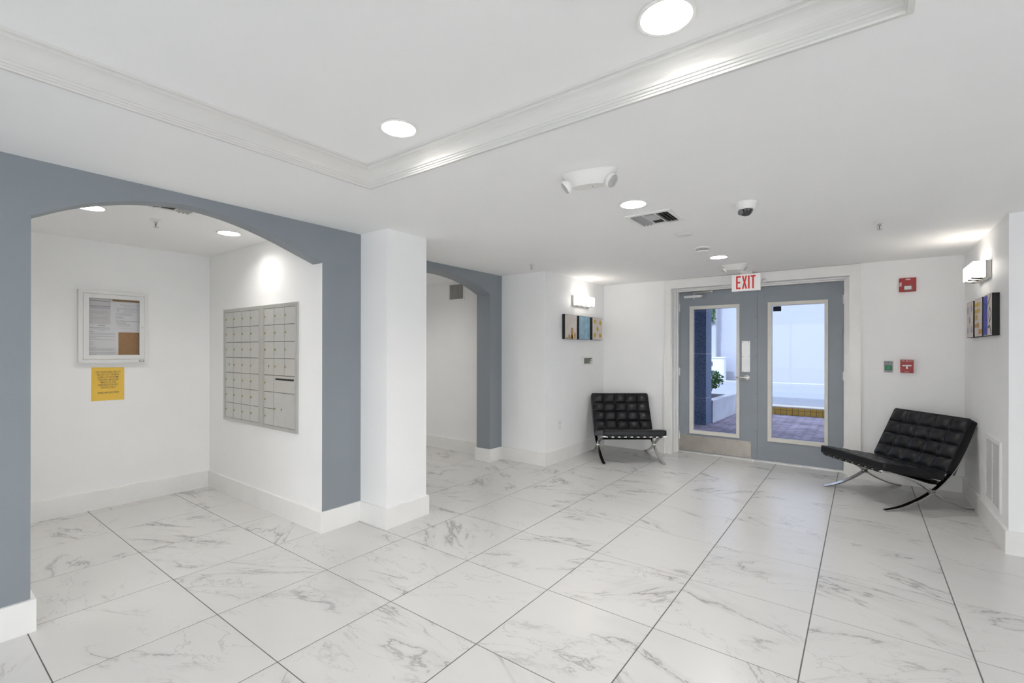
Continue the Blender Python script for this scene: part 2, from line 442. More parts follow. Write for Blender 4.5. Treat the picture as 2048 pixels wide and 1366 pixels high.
wall('wall_right_rear', 'white wall with an added storefront window along the side lobby', (XE, 3.8, -3.0, -2.3, 0, H), (XE, 3.8, 1.9, YR, 0, H), (XE, 3.8, -2.3, 1.9, 2.16, H), (XE, 3.8, -2.3, 1.9, 0, 0.08))
wall('wall_back', 'white wall with an added storefront window behind the viewer', (-3.34, -2.7, -3.0, YBK, 0, H), (1.4, XE, -3.0, YBK, 0, H), (-2.7, 1.4, -3.0, YBK, 2.16, H), (-2.7, 1.4, -3.0, YBK, 0, 0.08))
def storefront(name, label, n, length, loc, rz):  # unseen windows added to bring fill daylight into the room
    root = thing(name, label, 'window', loc, rz); root['kind'] = 'structure'
    b = B().box(0, length, -0.03, 0.03, 0.08, 0.13).box(0, length, -0.03, 0.03, 2.11, 2.16)
    for k in range(n + 1): x = (length - 0.05) * k / n; b.box(x, x + 0.05, -0.03, 0.03, 0.13, 2.11)
    b.done('window_frame', 'steel', root)
    for k in range(n): x = (length - 0.05) * k / n; B().box(x + 0.05, (length - 0.05) * (k + 1) / n, -0.003, 0.003, 0.13, 2.11).done('pane', 'window_glass', root)
storefront('added_window_1', 'added steel framed window for daylight from behind the viewer', 4, 4.1, (-2.7, -2.9, 0), 0)
storefront('added_window_2', 'added steel framed window for daylight from the side lobby', 4, 4.2, (3.7, -2.3, 0), P90)

# baseboards
def base(name, label, *segs):
    b = B()
    for (x0, x1, y0, y1) in segs:
        b.box(x0, x1, y0, y1, 0.0, BH)
    return struct(b.done(name, 'trim_white'), label, 'baseboard')
base('baseboard_left', 'white baseboard along the grey arch wall', (XG, XG + BT, YBK, 0.43 + BT), (XG - 0.125, XG, 0.43, 0.43 + BT), (XG, XG + BT, YM - BT, 2.2905 - BT))
base('baseboard_mail', 'white baseboard under the mailboxes', (XB + BT, XG, YM - BT, YM))
base('baseboard_alcove', 'white baseboard under the notice cabinet', (XB, XB + BT, YN, YM))
base('baseboard_column', 'white baseboard around the square column', (XG, -2.892 + BT, 2.2905 - BT, 2.2905), (-2.892, -2.892 + BT, 2.2905, 2.695 + BT), (XA2, -2.892, 2.695, 2.695 + BT))
base('baseboard_arch', 'white baseboard around the corridor arch jamb', (XA2, XA2 + BT, 4.40 - BT, YC - BT), (XA2 - 0.21 - BT, XA2, 4.40 - BT, 4.40), (XA2 - 0.21 - BT, XA2 - 0.21, 4.40, YC - BT))
base('baseboard_corridor', 'white baseboard along the corridor wall', (-7.0, XA2 - 0.21 - BT, YC - BT, YC), (XA2, XL + BT, YC - BT, YC))
base('baseboard_entrance', 'white baseboard behind the chair by the thermostat', (XL, XL + BT, YC, YD))
base('baseboard_front', 'white baseboard on the door wall', (XL + BT, -2.095, YD - BT, YD), (-0.007, XR - BT, YD - BT, YD))
base('baseboard_right', 'white baseboard below the wall grille', (XR - BT, XR, YR, YD), (XR - BT, XE, YR - BT, YR))

# ------------------------------------------------------------------ door casing, frame, doors
cs = B()
cs.box(-2.095, -2.003, YD - 0.022, YD, 0, 2.272); cs.box(-0.104, -0.007, YD - 0.022, YD, 0, 2.272); cs.box(-2.003, -0.104, YD - 0.022, YD, 2.161, 2.272)
cs.box(-2.095, -2.080, YD - 0.028, YD - 0.022, 0, 2.272); cs.box(-0.022, -0.007, YD - 0.028, YD - 0.022, 0, 2.272); cs.box(-2.08, -0.022, YD - 0.028, YD - 0.022, 2.257, 2.272)
struct(cs.done('trim_2', 'trim_white'), 'white flat casing around the double door', 'door casing')
fr = B()
for x0, x1 in ((-2.003, -1.985), (-0.145, -0.104)): fr.box(x0, x1, 6.30, 6.52, 0, 2.161)
fr.box(-1.985, -1.972, 6.36, 6.428, 0, 2.150); fr.box(-0.160, -0.145, 6.36, 6.428, 0, 2.150)
fr.box(-1.985, -0.145, 6.30, 6.52, 2.149, 2.161); fr.box(-1.972, -0.160, 6.36, 6.428, 2.134, 2.149)
fr.box(-2.0029, -1.996, YD, 6.30, 0, 2.160); fr.box(-0.111, -0.1041, YD, 6.30, 0, 2.160)
fr.box(-1.985, -1.957, 6.478, 6.52, 0, 2.149); fr.box(-0.178, -0.145, 6.478, 6.52, 0, 2.149); fr.box(-1.957, -0.178, 6.478, 6.52, 2.112, 2.149)
struct(fr.done('trim_3', 'frame_white'), 'white steel frame of the double door', 'door frame')
struct(B().box(-1.985, -0.145, 6.40, 6.52, 0.0, 0.010).box(-1.985, -0.145, 6.43, 6.49, 0.010, 0.014).done('trim_4', 'push_plate'), 'metal threshold, bright as the line of light under the double door', 'threshold')  # pale metal stands in for the light showing under the doors

DY0, DY1 = 6.430, 6.475
def door(name, label, x0, x1, gx0, gx1, fx0, fx1):
    root = thing(name, label, 'door'); root['kind'] = 'structure'
    b = B(); z0, z1, gz0, gz1 = 0.018, 2.130, 0.295, 1.903
    b.box(x0, gx0, DY0, DY1, z0, z1).box(gx1, x1, DY0, DY1, z0, z1).box(gx0, gx1, DY0, DY1, z0, gz0).box(gx0, gx1, DY0, DY1, gz1, z1)
    b.done('leaf', 'door_grey', root)
    g = B(); zf0, zf1 = 0.256, 1.939
    for s0, s1 in ((DY0 - 0.014, DY0), (DY1, DY1 + 0.014)):
        g.box(fx0, gx0 + 0.002, s0, s1, zf0, zf1).box(gx1 - 0.002, fx1, s0, s1, zf0, zf1).box(gx0, gx1, s0, s1, zf0, gz0 + 0.002).box(gx0, gx1, s0, s1, gz1 - 0.002, zf1)
    for s0, s1 in ((DY0 - 0.006, 6.446), (6.454, DY1 + 0.006)):
        g.box(gx0, gx0 + 0.006, s0, s1, gz0, gz1).box(gx1 - 0.006, gx1, s0, s1, gz0, gz1).box(gx0, gx1, s0, s1, gz0, gz0 + 0.006).box(gx0, gx1, s0, s1, gz1 - 0.006, gz1)
    g.done('glazing_bead', 'bead_cream', root)['label'] = 'cream glazing bead'
    B().box(gx0, gx1, 6.447, 6.453, gz0, gz1).done('pane', 'door_glass', root)['label'] = 'blue tinted glass pane that dims the daylight outside'
    return root
d1 = door('door_1', 'grey door leaf with lever handle, push plate and steel kick plate', -1.968, -1.084, -1.797, -1.259, -1.837, -1.229)
d2 = door('door_2', 'grey door leaf with flush edge strip beside the lever leaf', -1.060, -0.166, -0.878, -0.335, -0.915, -0.307)
kp = B().box(-1.964, -1.098, DY0 - 0.0025, DY0, 0.022, 0.228).done('kick_plate', 'kick_steel', d1); kp['label'] = 'scuffed steel kick plate'
SCREW = B().lathe([(0.0045, 0), (0.0045, -0.002), (0, -0.0025)], 8, axis='Y').mesh('screw', 'screw_dark')
for k in range(7):
    for z in (0.045, 0.210):
        s = link('screw', SCREW, kp); s.location = (-1.945 + k * 0.1385, DY0 - 0.0025, z)
pp = B().box(-1.203, -1.110, DY0 - 0.003, DY0, 1.088, 1.474).done('push_plate', 'push_plate', d1); pp['label'] = 'satin steel push plate'
for x in (-1.190, -1.123):
    for z in (1.100, 1.281, 1.460):
        s = link('screw', SCREW, pp); s.location = (x, DY0 - 0.003, z)
lv = B().lathe([(0.034, 0), (0.034, -0.006), (0.028, -0.011), (0.012, -0.013), (0.012, -0.045), (0, -0.046)], 24, (-1.144, DY0, 1.018), 'Y').done('lever_rose', 'steel', d1, True)
B().tube(spline([(-1.144, DY0 - 0.045, 1.018), (-1.165, DY0 - 0.052, 1.018), (-1.20, DY0 - 0.053, 1.019), (-1.24, DY0 - 0.050, 1.020), (-1.262, DY0 - 0.038, 1.021)], 4), 0.0095, 10).done('lever', 'steel', lv, True)
ast = B().box(-1.083, -1.030, DY0 - 0.008, DY0 - 0.0005, 0.018, 2.128).box(-1.0835, -1.0605, DY0, DY1, 0.018, 2.128).done('edge_strip', 'door_grey', d2)
for k in range(9):
    s = link('screw', SCREW, ast); s.location = (-1.044, DY0 - 0.008, 0.12 + k * 0.235)
cl = B().cbox(-1.898, -1.680, DY0 - 0.060, DY0, 2.047, 2.080, 0.006).done('closer_body', 'push_plate', d1)
B().lathe([(0.017, 0), (0.017, 0.022), (0, 0.024)], 16, (-1.680, DY0 - 0.03, 2.064), 'X').done('valve_cap', 'steel', cl, True)
B().lathe([(0.012, 0), (0.012, -0.018), (0, -0.02)], 12, (-1.775, DY0 - 0.03, 2.047)).lathe([(0.010, 0), (0.010, 0.03)], 12, (-1.775, DY0 - 0.03, 2.080)).done('spindle', 'steel', cl, True)
arm = B().bar([(DY0 - 0.03 - 0.0, 2.108), (DY0 - 0.029, 2.108)], -1.775, -1.774, 0.001)
arm = B().tube([(-1.785, DY0 - 0.03, 2.106), (-1.66, DY0 - 0.085, 2.107), (-1.535, DY0 - 0.10, 2.110)], 0.006, 8).tube([(-1.535, DY0 - 0.10, 2.116), (-1.64, DY0 - 0.060, 2.118), (-1.785, DY0 - 0.022, 2.120)], 0.005, 8).lathe([(0.010, 0), (0.010, 0.022)], 10, (-1.535, DY0 - 0.10, 2.100))
arm.done('closer_arm', 'steel', cl, True)
rd = B().cbox(-0.863, -0.778, 6.4535, 6.478, 1.831, 1.890, 0.006).done('reader_back', 'black', d2); rd['label'] = 'black reader seen through the glass'
hg = []
for z in (0.22, 1.07, 1.93):
    B().lathe([(0.008, -0.05), (0.008, 0.05)], 10, (-1.9695, DY0 - 0.006, z)).done('hinge', 'frame_white', d1, True)
    B().lathe([(0.008, -0.05), (0.008, 0.05)], 10, (-0.1645, DY0 - 0.006, z)).done('hinge', 'frame_white', d2, True)
ds = B().cbox(-1.075, -1.045, 6.345, 6.395, 0.0005, 0.022, 0.004).done('door_stop', 'plastic_white')
tag(ds, 'small white door stop on the floor between the two leaves', 'door stop')

# ------------------------------------------------------------------ downlights
def downlight_proto():
    root = thing('recessed_downlight', 'x', 'ceiling light')
    B().lathe([(CAN_R - 0.001, 0.0), (CAN_R + 0.010, -0.001), (CAN_R + 0.012, -0.004), (CAN_R + 0.006, -0.007), (CAN_R - 0.003, -0.005), (CAN_R - 0.003, 0.004), (CAN_R - 0.001, 0.004), (CAN_R - 0.001, 0.0)], 40, cap=False).done('trim_ring', 'plastic_white', root, True)
    r = B(); pf = [(CAN_R - 0.003, 0.003), (0.073, 0.012), (0.067, CAN_D), (0.0685, CAN_D), (0.0745, 0.012), (CAN_R - 0.0015, 0.003)]
    n = len(pf); vs = []; fs = []; S = 40
    for k in range(S):
        a = 2 * math.pi * k / S
        vs += [(q * math.cos(a), q * math.sin(a), z) for q, z in pf]
    for k in range(S):
        for i in range(n): fs.append((k * n + i, k * n + (i + 1) % n, ((k + 1) % S) * n + (i + 1) % n, ((k + 1) % S) * n + i))
    r.add(vs, fs).done('reflector', 'crown_white', root, True)
    B().lathe([(0, CAN_D - 0.004), (0.0665, CAN_D - 0.003), (0.0665, CAN_D + 0.003), (0, CAN_D + 0.003)], 40).done('lens', 'lens', root)
    return root
dl0 = downlight_proto(); dl = dl0
DLAB = {0: 'lit round downlight half hidden behind the mail alcove arch', 1: 'lit round downlight over the mailboxes in the alcove', 2: 'lit round downlight beside the square ceiling vent', 3: 'lit round downlight by the smoke detector and exit sign',
        4: 'added unseen downlight by the hidden side wall of the mail alcove', 5: 'added unseen downlight just inside the corridor behind the column', 6: 'added unseen downlight at the far end of the corridor'}
first = True
for z, spots, low in ((H, DL_LOW, True), (TZ, DL_TRAY, False)):
    for k, (x, y) in enumerate(spots):
        o = copy_tree(dl)
        o.location = (x, y, z); o['group'] = 'recessed ceiling downlights'
        if low and k < 5:
            for ch in o.children:
                if ch.name.startswith('lens'): ch.data = ch.data.copy(); ch.data.materials[0] = M['lens_entrance' if k in (2, 3) else 'lens_alcove']
        o['label'] = DLAB[k] if low else ('lit round downlight at the inner corner of the crown moulding' if k == 0 else 'lit round downlight in the tray midway along the crown moulding' if k == 1 else 'added unseen downlight at the rear of the tray on the grey wall side' if k == 2 else 'added unseen downlight at the rear of the tray on the side lobby half')

for ch in list(dl0.children): bpy.data.objects.remove(ch)
bpy.data.objects.remove(dl0)

# ------------------------------------------------------------------ barcelona style lounge chairs
def make_chair(name, label, mid, ang, group):
    """local: +Y = backwards, origin at the floor under the feet centre"""
    root = thing(name, label, 'chair', (mid[0], mid[1], 0), ang, group)
    o = -0.375
    back = spline([(-0.02, 0.006), (0.066, 0.019), (0.147, 0.039), (0.22, 0.066), (0.30, 0.100), (0.40, 0.156), (0.485, 0.222), (0.570, 0.310), (0.645, 0.418), (0.712, 0.545), (0.765, 0.665), (0.788, 0.725)], 5)
    seat = spline([(-0.035, 0.338), (0.065, 0.314), (0.17, 0.280), (0.284, 0.230), (0.40, 0.156), (0.48, 0.106), (0.559, 0.067), (0.67, 0.025), (0.773, 0.006)], 5)
    for sx in (-1, 1):
        x0, x1 = sorted((sx * 0.340, sx * 0.376))
        fr = B().bar([(p.x + o, p.y) for p in back], x0, x1, 0.0115)
        fr.bar([(p.x + o, p.y) for p in seat], x0, x1, 0.0115)
        fr.lathe([(0.020, x0), (0.020, x1)], 20, (0, 0.40 + o, 0.156), 'X')
        f = fr.done('side_frame', 'chrome', root, True)
    # cross bars
    cb = [(-0.033, 0.334), (0.475, 0.232), (0.60, 0.345), (0.770, 0.690)]
    for y, z in cb:
        B().box(-0.340, 0.340, y + o - 0.014, y + o + 0.014, z - 0.005, z + 0.005).done('cross_bar', 'chrome', root)
    # leather straps, front to rear and up the back
    ns = 9
    for k in range(ns):
        x = -0.300 + 0.600 * k / (ns - 1)
        s = B().bar([(-0.052 + o, 0.330), (-0.048 + o, 0.345), (-0.03 + o, 0.345), (0.20 + o, 0.296), (0.475 + o, 0.241), (0.492 + o, 0.236), (0.492 + o, 0.224), (0.47 + o, 0.222)], x - 0.021, x + 0.021, 0.005)
        s.bar([(-0.052 + o, 0.331), (-0.046 + o, 0.324), (-0.015 + o, 0.319)], x - 0.021, x + 0.021, 0.005)
        s.done('seat_strap', 'strap_leather', root)
    for k in range(ns):
        x = -0.300 + 0.600 * k / (ns - 1)
        B().bar([(0.585 + o, 0.33), (0.612 + o, 0.345), (0.70 + o, 0.520), (0.782 + o, 0.688), (0.778 + o, 0.702), (0.76 + o, 0.70)], x - 0.021, x + 0.021, 0.005).done('back_strap', 'strap_leather', root)
    # side slings of leather under the rear of the seat
    B().bar([(0.40 + o, 0.222), (0.47 + o, 0.212), (0.50 + o, 0.235)], -0.335, 0.335, 0.006).done('rear_sling', 'strap_leather', root)
    # cushions
    def cushion(name, p0, p1, th, nrm, cols, rows, hw, puff):
        p0 = Vector(p0); p1 = Vector(p1); Lc = (p1 - p0).length; t = (p1 - p0) / Lc; nv = Vector((-t.y, t.x)) * nrm
        def W(x, a, h):
            q = p0 + t * a + nv * h; return (x, q.x + o, q.y)
        nx, ny = cols * 10, rows * 10; vs = []; fs = []
        rc = 0.016
        for j in range(ny + 1):
            for i in range(nx + 1):
                u, v = i / nx, j / ny
                a, b_ = (u * cols) % 1.0, (v * rows) % 1.0
                if i == nx: a = 0
                if j == ny: b_ = 0
                cell = max(0.0, math.sin(math.pi * a) * math.sin(math.pi * b_)) ** 0.42
                h = th - puff + puff * cell
                ui, vj = round(u * cols), round(v * rows)
                if 0 < ui < cols and 0 < vj < rows:
                    d2 = ((u * cols - ui) ** 2 + (v * rows - vj) ** 2)
                    h -= 0.014 * math.exp(-d2 / 0.035)
                x = -hw + 2 * hw * u; ay = Lc * v
                # rounded rim
                ed = min(u * 2 * hw, (1 - u) * 2 * hw, v * Lc, (1 - v) * Lc)
                if ed < 0.014: h = th - puff * 0.55 - (0.014 - ed) * 0.45
                # rounded plan corners
                cx = min(max(x, -hw + rc), hw - rc); cy = min(max(ay, rc), Lc - rc)
                dx, dy = x - cx, ay - cy; dl_ = math.hypot(dx, dy)
                if dl_ > rc: x = cx + dx / dl_ * rc; ay = cy + dy / dl_ * rc
                vs.append(W(x, ay, h))
        for j in range(ny):
            for i in range(nx): q = j * (nx + 1) + i; fs.append((q, q + 1, q + nx + 2, q + nx + 1))
        ring = [i for i in range(nx)] + [(nx + 1) * j + nx for j in range(ny)] + [(nx + 1) * ny + i for i in range(nx, 0, -1)] + [(nx + 1) * j for j in range(ny, 0, -1)]
        n0 = len(vs); m_ = len(ring)
        ctr = W(0, Lc / 2, 0)
        for lev, hh, gr in ((0, th * 0.55, 1.006), (1, th * 0.2, 1.004), (2, 0.0, 0.992)):
            for q in ring:
                x, y, z = vs[q]
                # position along the cushion, then drop to height hh
                pv = Vector((y - o, z)) - p0; ay = pv.dot(t)
                vs.append(W(x * gr, Lc / 2 + (ay - Lc / 2) * gr, hh))
        prev = ring
        for lev in range(3):
            cur = [n0 + lev * m_ + k for k in range(m_)]
            for k in range(m_): k2 = (k + 1) % m_; fs.append((prev[k], prev[k2], cur[k2], cur[k]))
            prev = cur
        fs.append(tuple(prev))
        ob = B().add(vs, fs).done(name, 'leather', root, True)
        # piping along the upper and lower rim
        path = [vs[q] for q in ring] + [vs[ring[0]]]
        B().tube(path, 0.0042, 6).done('piping', 'leather', ob, True)
        low = [vs[n0 + 2 * m_ + k] for k in range(m_)] + [vs[n0 + 2 * m_]]
        B().tube(low, 0.0042, 6).done('piping', 'leather', ob, True)
        for i in range(1, cols):
            for j in range(1, rows):
                btn = link('button', BTN, ob); p = W(-hw + 2 * hw * i / cols, Lc * j / rows, th - puff - 0.012)
                btn.location = p; btn.rotation_euler = (math.atan2(nv.y, nv.x) - R(90), 0, 0)
        return ob
    cushion('seat_cushion', (-0.052, 0.352), (0.500, 0.256), 0.072, 1, 5, 4, 0.374, 0.016)
    cushion('back_cushion', (0.583, 0.292), (0.808, 0.740), 0.098, 1, 5, 4, 0.374, 0.024)
    return root
BTN = B().lathe([(0.0, 0.006), (0.006, 0.005), (0.010, 0.002), (0.011, -0.003), (0.0, -0.004)], 12).mesh('button', 'leather', True)
make_chair('lounge_chair', 'black tufted leather lounge chair under the left hand thermostat corner beside the lever door', (-2.394, 5.639), R(127.08 - 90), 'tufted leather lounge chairs')
make_chair('lounge_chair', 'black tufted leather lounge chair under the fire alarm pull, beside the wall grille', (0.232, 5.600), R(39.65 - 90), 'tufted leather lounge chairs')
bpy.data.objects['lounge_chair']['label'] = 'black tufted leather lounge chair below the thermostat and bare power outlet'

# ------------------------------------------------------------------ mailboxes
def lock_mesh():
    b = B().lathe([(0.0085, 0), (0.0085, -0.004), (0.006, -0.006), (0, -0.006)], 14, axis='Y')
    b.box(-0.0012, 0.0012, -0.0075, -0.005, -0.004, 0.004, 1)
    return b.mesh('lock', ['brass', 'dark_gap'])
LOCK = lock_mesh()
ARROW = B().prism([(-0.005, 0), (0, -0.011), (0.005, 0), (0, 0.011)], 'Y', -0.0012, 0.0).mesh('keyhole', 'dark_gap')
def mail_unit(name, label, x0, x1, dx0, dx1, cols, doors):
    z0, z1, dz0, dz1 = 0.697, 1.735, 0.726, 1.705
    root = thing(name, label, 'mailbox', ((x0 + x1) / 2, YM, z0)); cx = (x0 + x1) / 2
    f = B(); fy0, fy1 = -0.014, -0.0005
    f.box(x0 - cx, dx0 - cx, fy0, fy1, 0, z1 - z0).box(dx1 - cx, x1 - cx, fy0, fy1, 0, z1 - z0).box(dx0 - cx, dx1 - cx, fy0, fy1, 0, dz0 - z0).box(dx0 - cx, dx1 - cx, fy0, fy1, dz1 - z0, z1 - z0)
    f.box(dx0 - cx - 0.012, dx0 - cx - 0.006, fy0 - 0.004, fy0, dz0 - z0 - 0.01, dz1 - z0 + 0.01); f.box(dx1 - cx + 0.006, dx1 - cx + 0.012, fy0 - 0.004, fy0, dz0 - z0 - 0.01, dz1 - z0 + 0.01)
    f.done('frame', 'mail_frame', root)
    B().box(dx0 - cx, dx1 - cx, -0.004, -0.0006, dz0 - z0, dz1 - z0).done('back_panel', 'dark_gap', root)
    w_, h_ = (dx1 - dx0) / cols, (dz1 - dz0) / 7; g = 0.0022
    for (c, r, cw, rh, kind) in doors:
        a0, a1 = c * w_ + g, (c + cw) * w_ - g; b1, b0 = (dz1 - z0) - r * h_ - g, (dz1 - z0) - (r + rh) * h_ + g
        p = (dx0 - cx + (a0 + a1) / 2, 0, (b0 + b1) / 2); wx, hz = a1 - a0, b1 - b0
        d = B()
        if kind == 'slot':
            sz0, sz1 = hz / 2 - 0.036, hz / 2 - 0.020
            d.box(-wx / 2, wx / 2, -0.011, -0.004, -hz / 2, sz0).box(-wx / 2, wx / 2, -0.011, -0.004, sz1, hz / 2).box(-wx / 2, -wx / 2 + 0.02, -0.011, -0.004, sz0, sz1).box(wx / 2 - 0.02, wx / 2, -0.011, -0.004, sz0, sz1)
            ob = d.done('outgoing_mail_door', 'mail_metal', root)
            B().box(-wx / 2 + 0.016, wx / 2 - 0.016, -0.013, -0.0105, sz1, sz1 + 0.004).done('slot_lip', 'mail_frame', ob)
        else:
            d.box(-wx / 2, wx / 2, -0.011, -0.004, -hz / 2, hz / 2)
            ob = d.done('parcel_door' if kind == 'parcel' else 'mailbox_door', 'mail_metal', root)
            if kind in ('box', 'parcel'):
                l = link('lock', LOCK, ob); l.location = (-wx / 2 + 0.016, -0.011, 0.004)
            if kind in ('arrow', 'parcel'):
                l = link('keyhole', ARROW, ob); l.location = (0.0 if kind == 'arrow' else -0.045, -0.011, 0.004)
        ob.location = p
    return root
L = [(c, r, 1, 1, 'arrow' if (c, r) == (0, 3) else 'box') for r in range(7) for c in range(4)]
mail_unit('mailbox_unit', 'grey metal mailbox bank of four columns of equal doors', -4.868, -4.1475, -4.828, -4.168, 4, L)
L = [(c, r, 1, 1, 'arrow' if (c, r) == (0, 3) else 'box') for r in range(4) for c in range(3)] + [(0, r, 1, 1, 'box') for r in (4, 5, 6)] + [(1, 4, 2, 1, 'slot'), (1, 5, 2, 2, 'parcel')]
mail_unit('mailbox_unit', 'grey metal mailbox bank with outgoing slot and large parcel door', -4.1465, -3.543, -4.080, -3.573, 3, L)

# ------------------------------------------------------------------ notice cabinet, sheets, yellow notice (local x = world y)
def cab(x0, x1): return (x0 - 1.2045, x1 - 1.2045)
nb = thing('notice_cabinet', 'white framed glass notice cabinet with cork backing', 'notice board', (XB, 1.2045, 1.245), P90)
def rim(b, x0, x1, z0, z1, t, y0, y1, m=0):
    return b.box(x0, x0 + t, y0, y1, z0, z1, m).box(x1 - t, x1, y0, y1, z0, z1, m).box(x0 + t, x1 - t, y0, y1, z0, z0 + t, m).box(x0 + t, x1 - t, y0, y1, z1 - t, z1, m)
rim(B(), -0.2365, 0.2355, 0.0, 0.612, 0.0275, -0.050, -0.0005).done('frame', 'board_frame', nb)
dr = rim(B(), -0.2075, 0.2065, 0.0295, 0.5825, 0.0355, -0.053, -0.038).done('cabinet_door', 'board_frame', nb)
B().box(-0.1725, 0.1715, -0.046, -0.043, 0.0645, 0.5475).done('pane', 'board_glass', dr)
B().lathe([(0.0085, 0), (0.0085, -0.003), (0.004, -0.004), (0, -0.004)], 16, (0.189, -0.053, 0.313), 'Y').done('lock', 'steel', dr, True)
B().box(-0.209, 0.208, -0.008, -0.0006, 0.0275, 0.5845).done('cork_panel', 'cork', nb)
B().box(0.168, 0.205, -0.0512, -0.050, 0.006, 0.020).box(0.172, 0.201, -0.0516, -0.0512, 0.009, 0.017, 1).done('name_plate', ['ink', 'board_frame'], nb)
def sheet(name, label, x0, x1, z0, z1, depth, m, lines, loc, group=None):
    root = thing(name, label, 'paper sheet', (loc, (x0 + x1) / 2, (z0 + z1) / 2), P90, group)
    w2, h2 = (x1 - x0) / 2, (z1 - z0) / 2
    B().box(-w2, w2, -0.0006, 0.0, -h2, h2).done('page', m, root)
    for mk in ('ink', 'ink_light', 'ink_blue'):
        b = B(); k = 0
        for (u0, u1, v, t, q) in lines:
            if q != mk: continue
            k += 1; b.box(-w2 + 2 * w2 * u0, -w2 + 2 * w2 * u1, -0.0008, -0.0006, h2 - 2 * h2 * v - t / 2, h2 - 2 * h2 * v + t / 2)
        if k: b.done('printed_lines', mk, root)
    return root
def para(v0, n, dv, u0, u1, q='ink_light', t=0.0016): return [(u0, u1 - 0.12 * random.random(), v0 + k * dv, t, q) for k in range(n)]
Xc = XB + 0.0085
la = [(0.02, 0.98, 0.10, 0.003, 'ink')] + [(0.16, 0.95, 0.285, 0.003, 'ink'), (0.24, 0.97, 0.325, 0.002, 'ink_blue'), (0.26, 0.9, 0.36, 0.002, 'ink_blue')] + [(0.3, 0.8, 0.48, 0.002, 'ink_light'), (0.25, 0.85, 0.52, 0.002, 'ink_light'), (0.4, 0.7, 0.56, 0.002, 'ink_light'), (0.32, 0.8, 0.70, 0.002, 'ink_light'), (0.25, 0.87, 0.74, 0.002, 'ink_light')]
sheet('notice_sheet', 'greyish printed sheet pinned at the top of the notice cabinet', 1.006, 1.196, 1.560, 1.795, 0, 'paper_grey', la, Xc + 0.0002)
lb = [(0.4, 0.62, 0.04, 0.003, 'ink'), (0.10, 0.92, 0.115, 0.0025, 'ink'), (0.25, 0.9, 0.155, 0.002, 'ink_light'), (0.42, 0.62, 0.19, 0.002, 'ink_light'), (0.12, 0.28, 0.23, 0.002, 'ink')] + para(0.28, 3, 0.022, 0.12, 0.95) + para(0.37, 2, 0.022, 0.12, 0.95) + [(0.12, 0.36, 0.43, 0.002, 'ink')] + para(0.47, 2, 0.02, 0.12, 0.92) + para(0.54, 4, 0.035, 0.13, 0.30) + [(0.12, 0.36, 0.72, 0.002, 'ink')] + para(0.76, 4, 0.02, 0.12, 0.95) + para(0.88, 2, 0.025, 0.12, 0.95) + [(0.12, 0.36, 0.955, 0.0025, 'ink')]
sheet('notice_sheet', 'tall white printed sheet beside the bare cork patch', 1.006, 1.236, 1.300, 1.574, 0, 'paper', lb, Xc + 0.0016)
lc = [(0.3, 0.9, 0.10, 0.002, 'ink_blue'), (0.45, 0.78, 0.15, 0.0018, 'ink_light')] + para(0.20, 3, 0.025, 0.16, 0.97) + [(0.22, 0.27, 0.29, 0.006, 'ink_light')] + para(0.28, 3, 0.028, 0.42, 0.92) + para(0.37, 4, 0.025, 0.16, 0.75) + [(0.16, 0.42, 0.50, 0.0025, 'ink')] + para(0.53, 2, 0.025, 0.16, 0.5) + para(0.60, 3, 0.022, 0.16, 0.5) + [(0.40, 0.97, 0.635, 0.002, 'ink')] + [(0.16, 0.50, 0.69, 0.0025, 'ink')] + para(0.72, 4, 0.025, 0.22, 0.66) + [(0.22, 0.6, 0.86, 0.0018, 'ink_light')]
sheet('notice_sheet', 'bright white printed sheet overlapping the others in the cabinet', 1.182, 1.394, 1.508, 1.775, 0, 'paper', lc, Xc + 0.0032)
yn = thing('yellow_notice', 'yellow paper notice about packages taped below the cabinet', 'notice', (XB, 1.1685, 1.063), P90)
B().prism([(-0.111, -0.143), (0.111, -0.146), (0.111, 0.138), (-0.110, 0.143)], 'Y', -0.0012, -0.0002).done('page', 'yellow_paper', yn)
for k, s in enumerate(['NO PACKAGES ARE TO', 'BE LEFT IN THE MAIL', 'LOBBY AT ANYTIME.', 'DELIVERY MUST BE', 'MADE TO THE', 'RESIDENTS FRONT', 'DOOR ONLY!', '', 'VIDEO MONITORED']):
    if not s: continue
    me = text_mesh('lettering', s, 0.0172, 'ink', 0.93, 0.00012)
    t = link('lettering', me, yn); t.location = (0.002, -0.0016, 0.102 - k * 0.0222)
    wl = max(v.co.x for v in me.vertices) * 2
    u = B().box(-wl / 2, wl / 2, -0.0014, -0.0012, -0.0090, -0.0078).done('underline', 'ink', yn); u.location = (0.002, 0, 0.102 - k * 0.0222)

# ------------------------------------------------------------------ sconces
def sconce(label, loc, rz):
    r = thing('wall_sconce', label, 'wall light', loc, rz, 'three light wall sconces')
    B().cbox(-0.225, 0.225, -0.034, -0.0005, -0.068, 0.066, 0.003).done('backplate', 'chrome', r)
    for k in (-1, 0, 1):
        x = k * 0.146
        B().cbox(x - 0.066, x + 0.066, -0.104, -0.036, -0.050, 0.064, 0.006).done('glass_shade', 'sconce_glass', r)
        B().lathe([(0.030, -0.050), (0.034, -0.056), (0.034, -0.062), (0.010, -0.066), (0, -0.066)], 18, (x, -0.070, 0)).done('holder_cap', 'chrome', r, True)
        B().tube([(x, -0.070, -0.060), (x, -0.050, -0.064), (x, -0.033, -0.060)], 0.007, 8).done('holder_arm', 'chrome', r, True)
    return r
sconce('lit three-light chrome sconce above the city, blue and gold dot canvases', (XL, 5.475, 1.990), P90)
sconce('lit three-light chrome sconce above the indigo and yellow canvases', (XR, 5.250, 1.985), -P90)

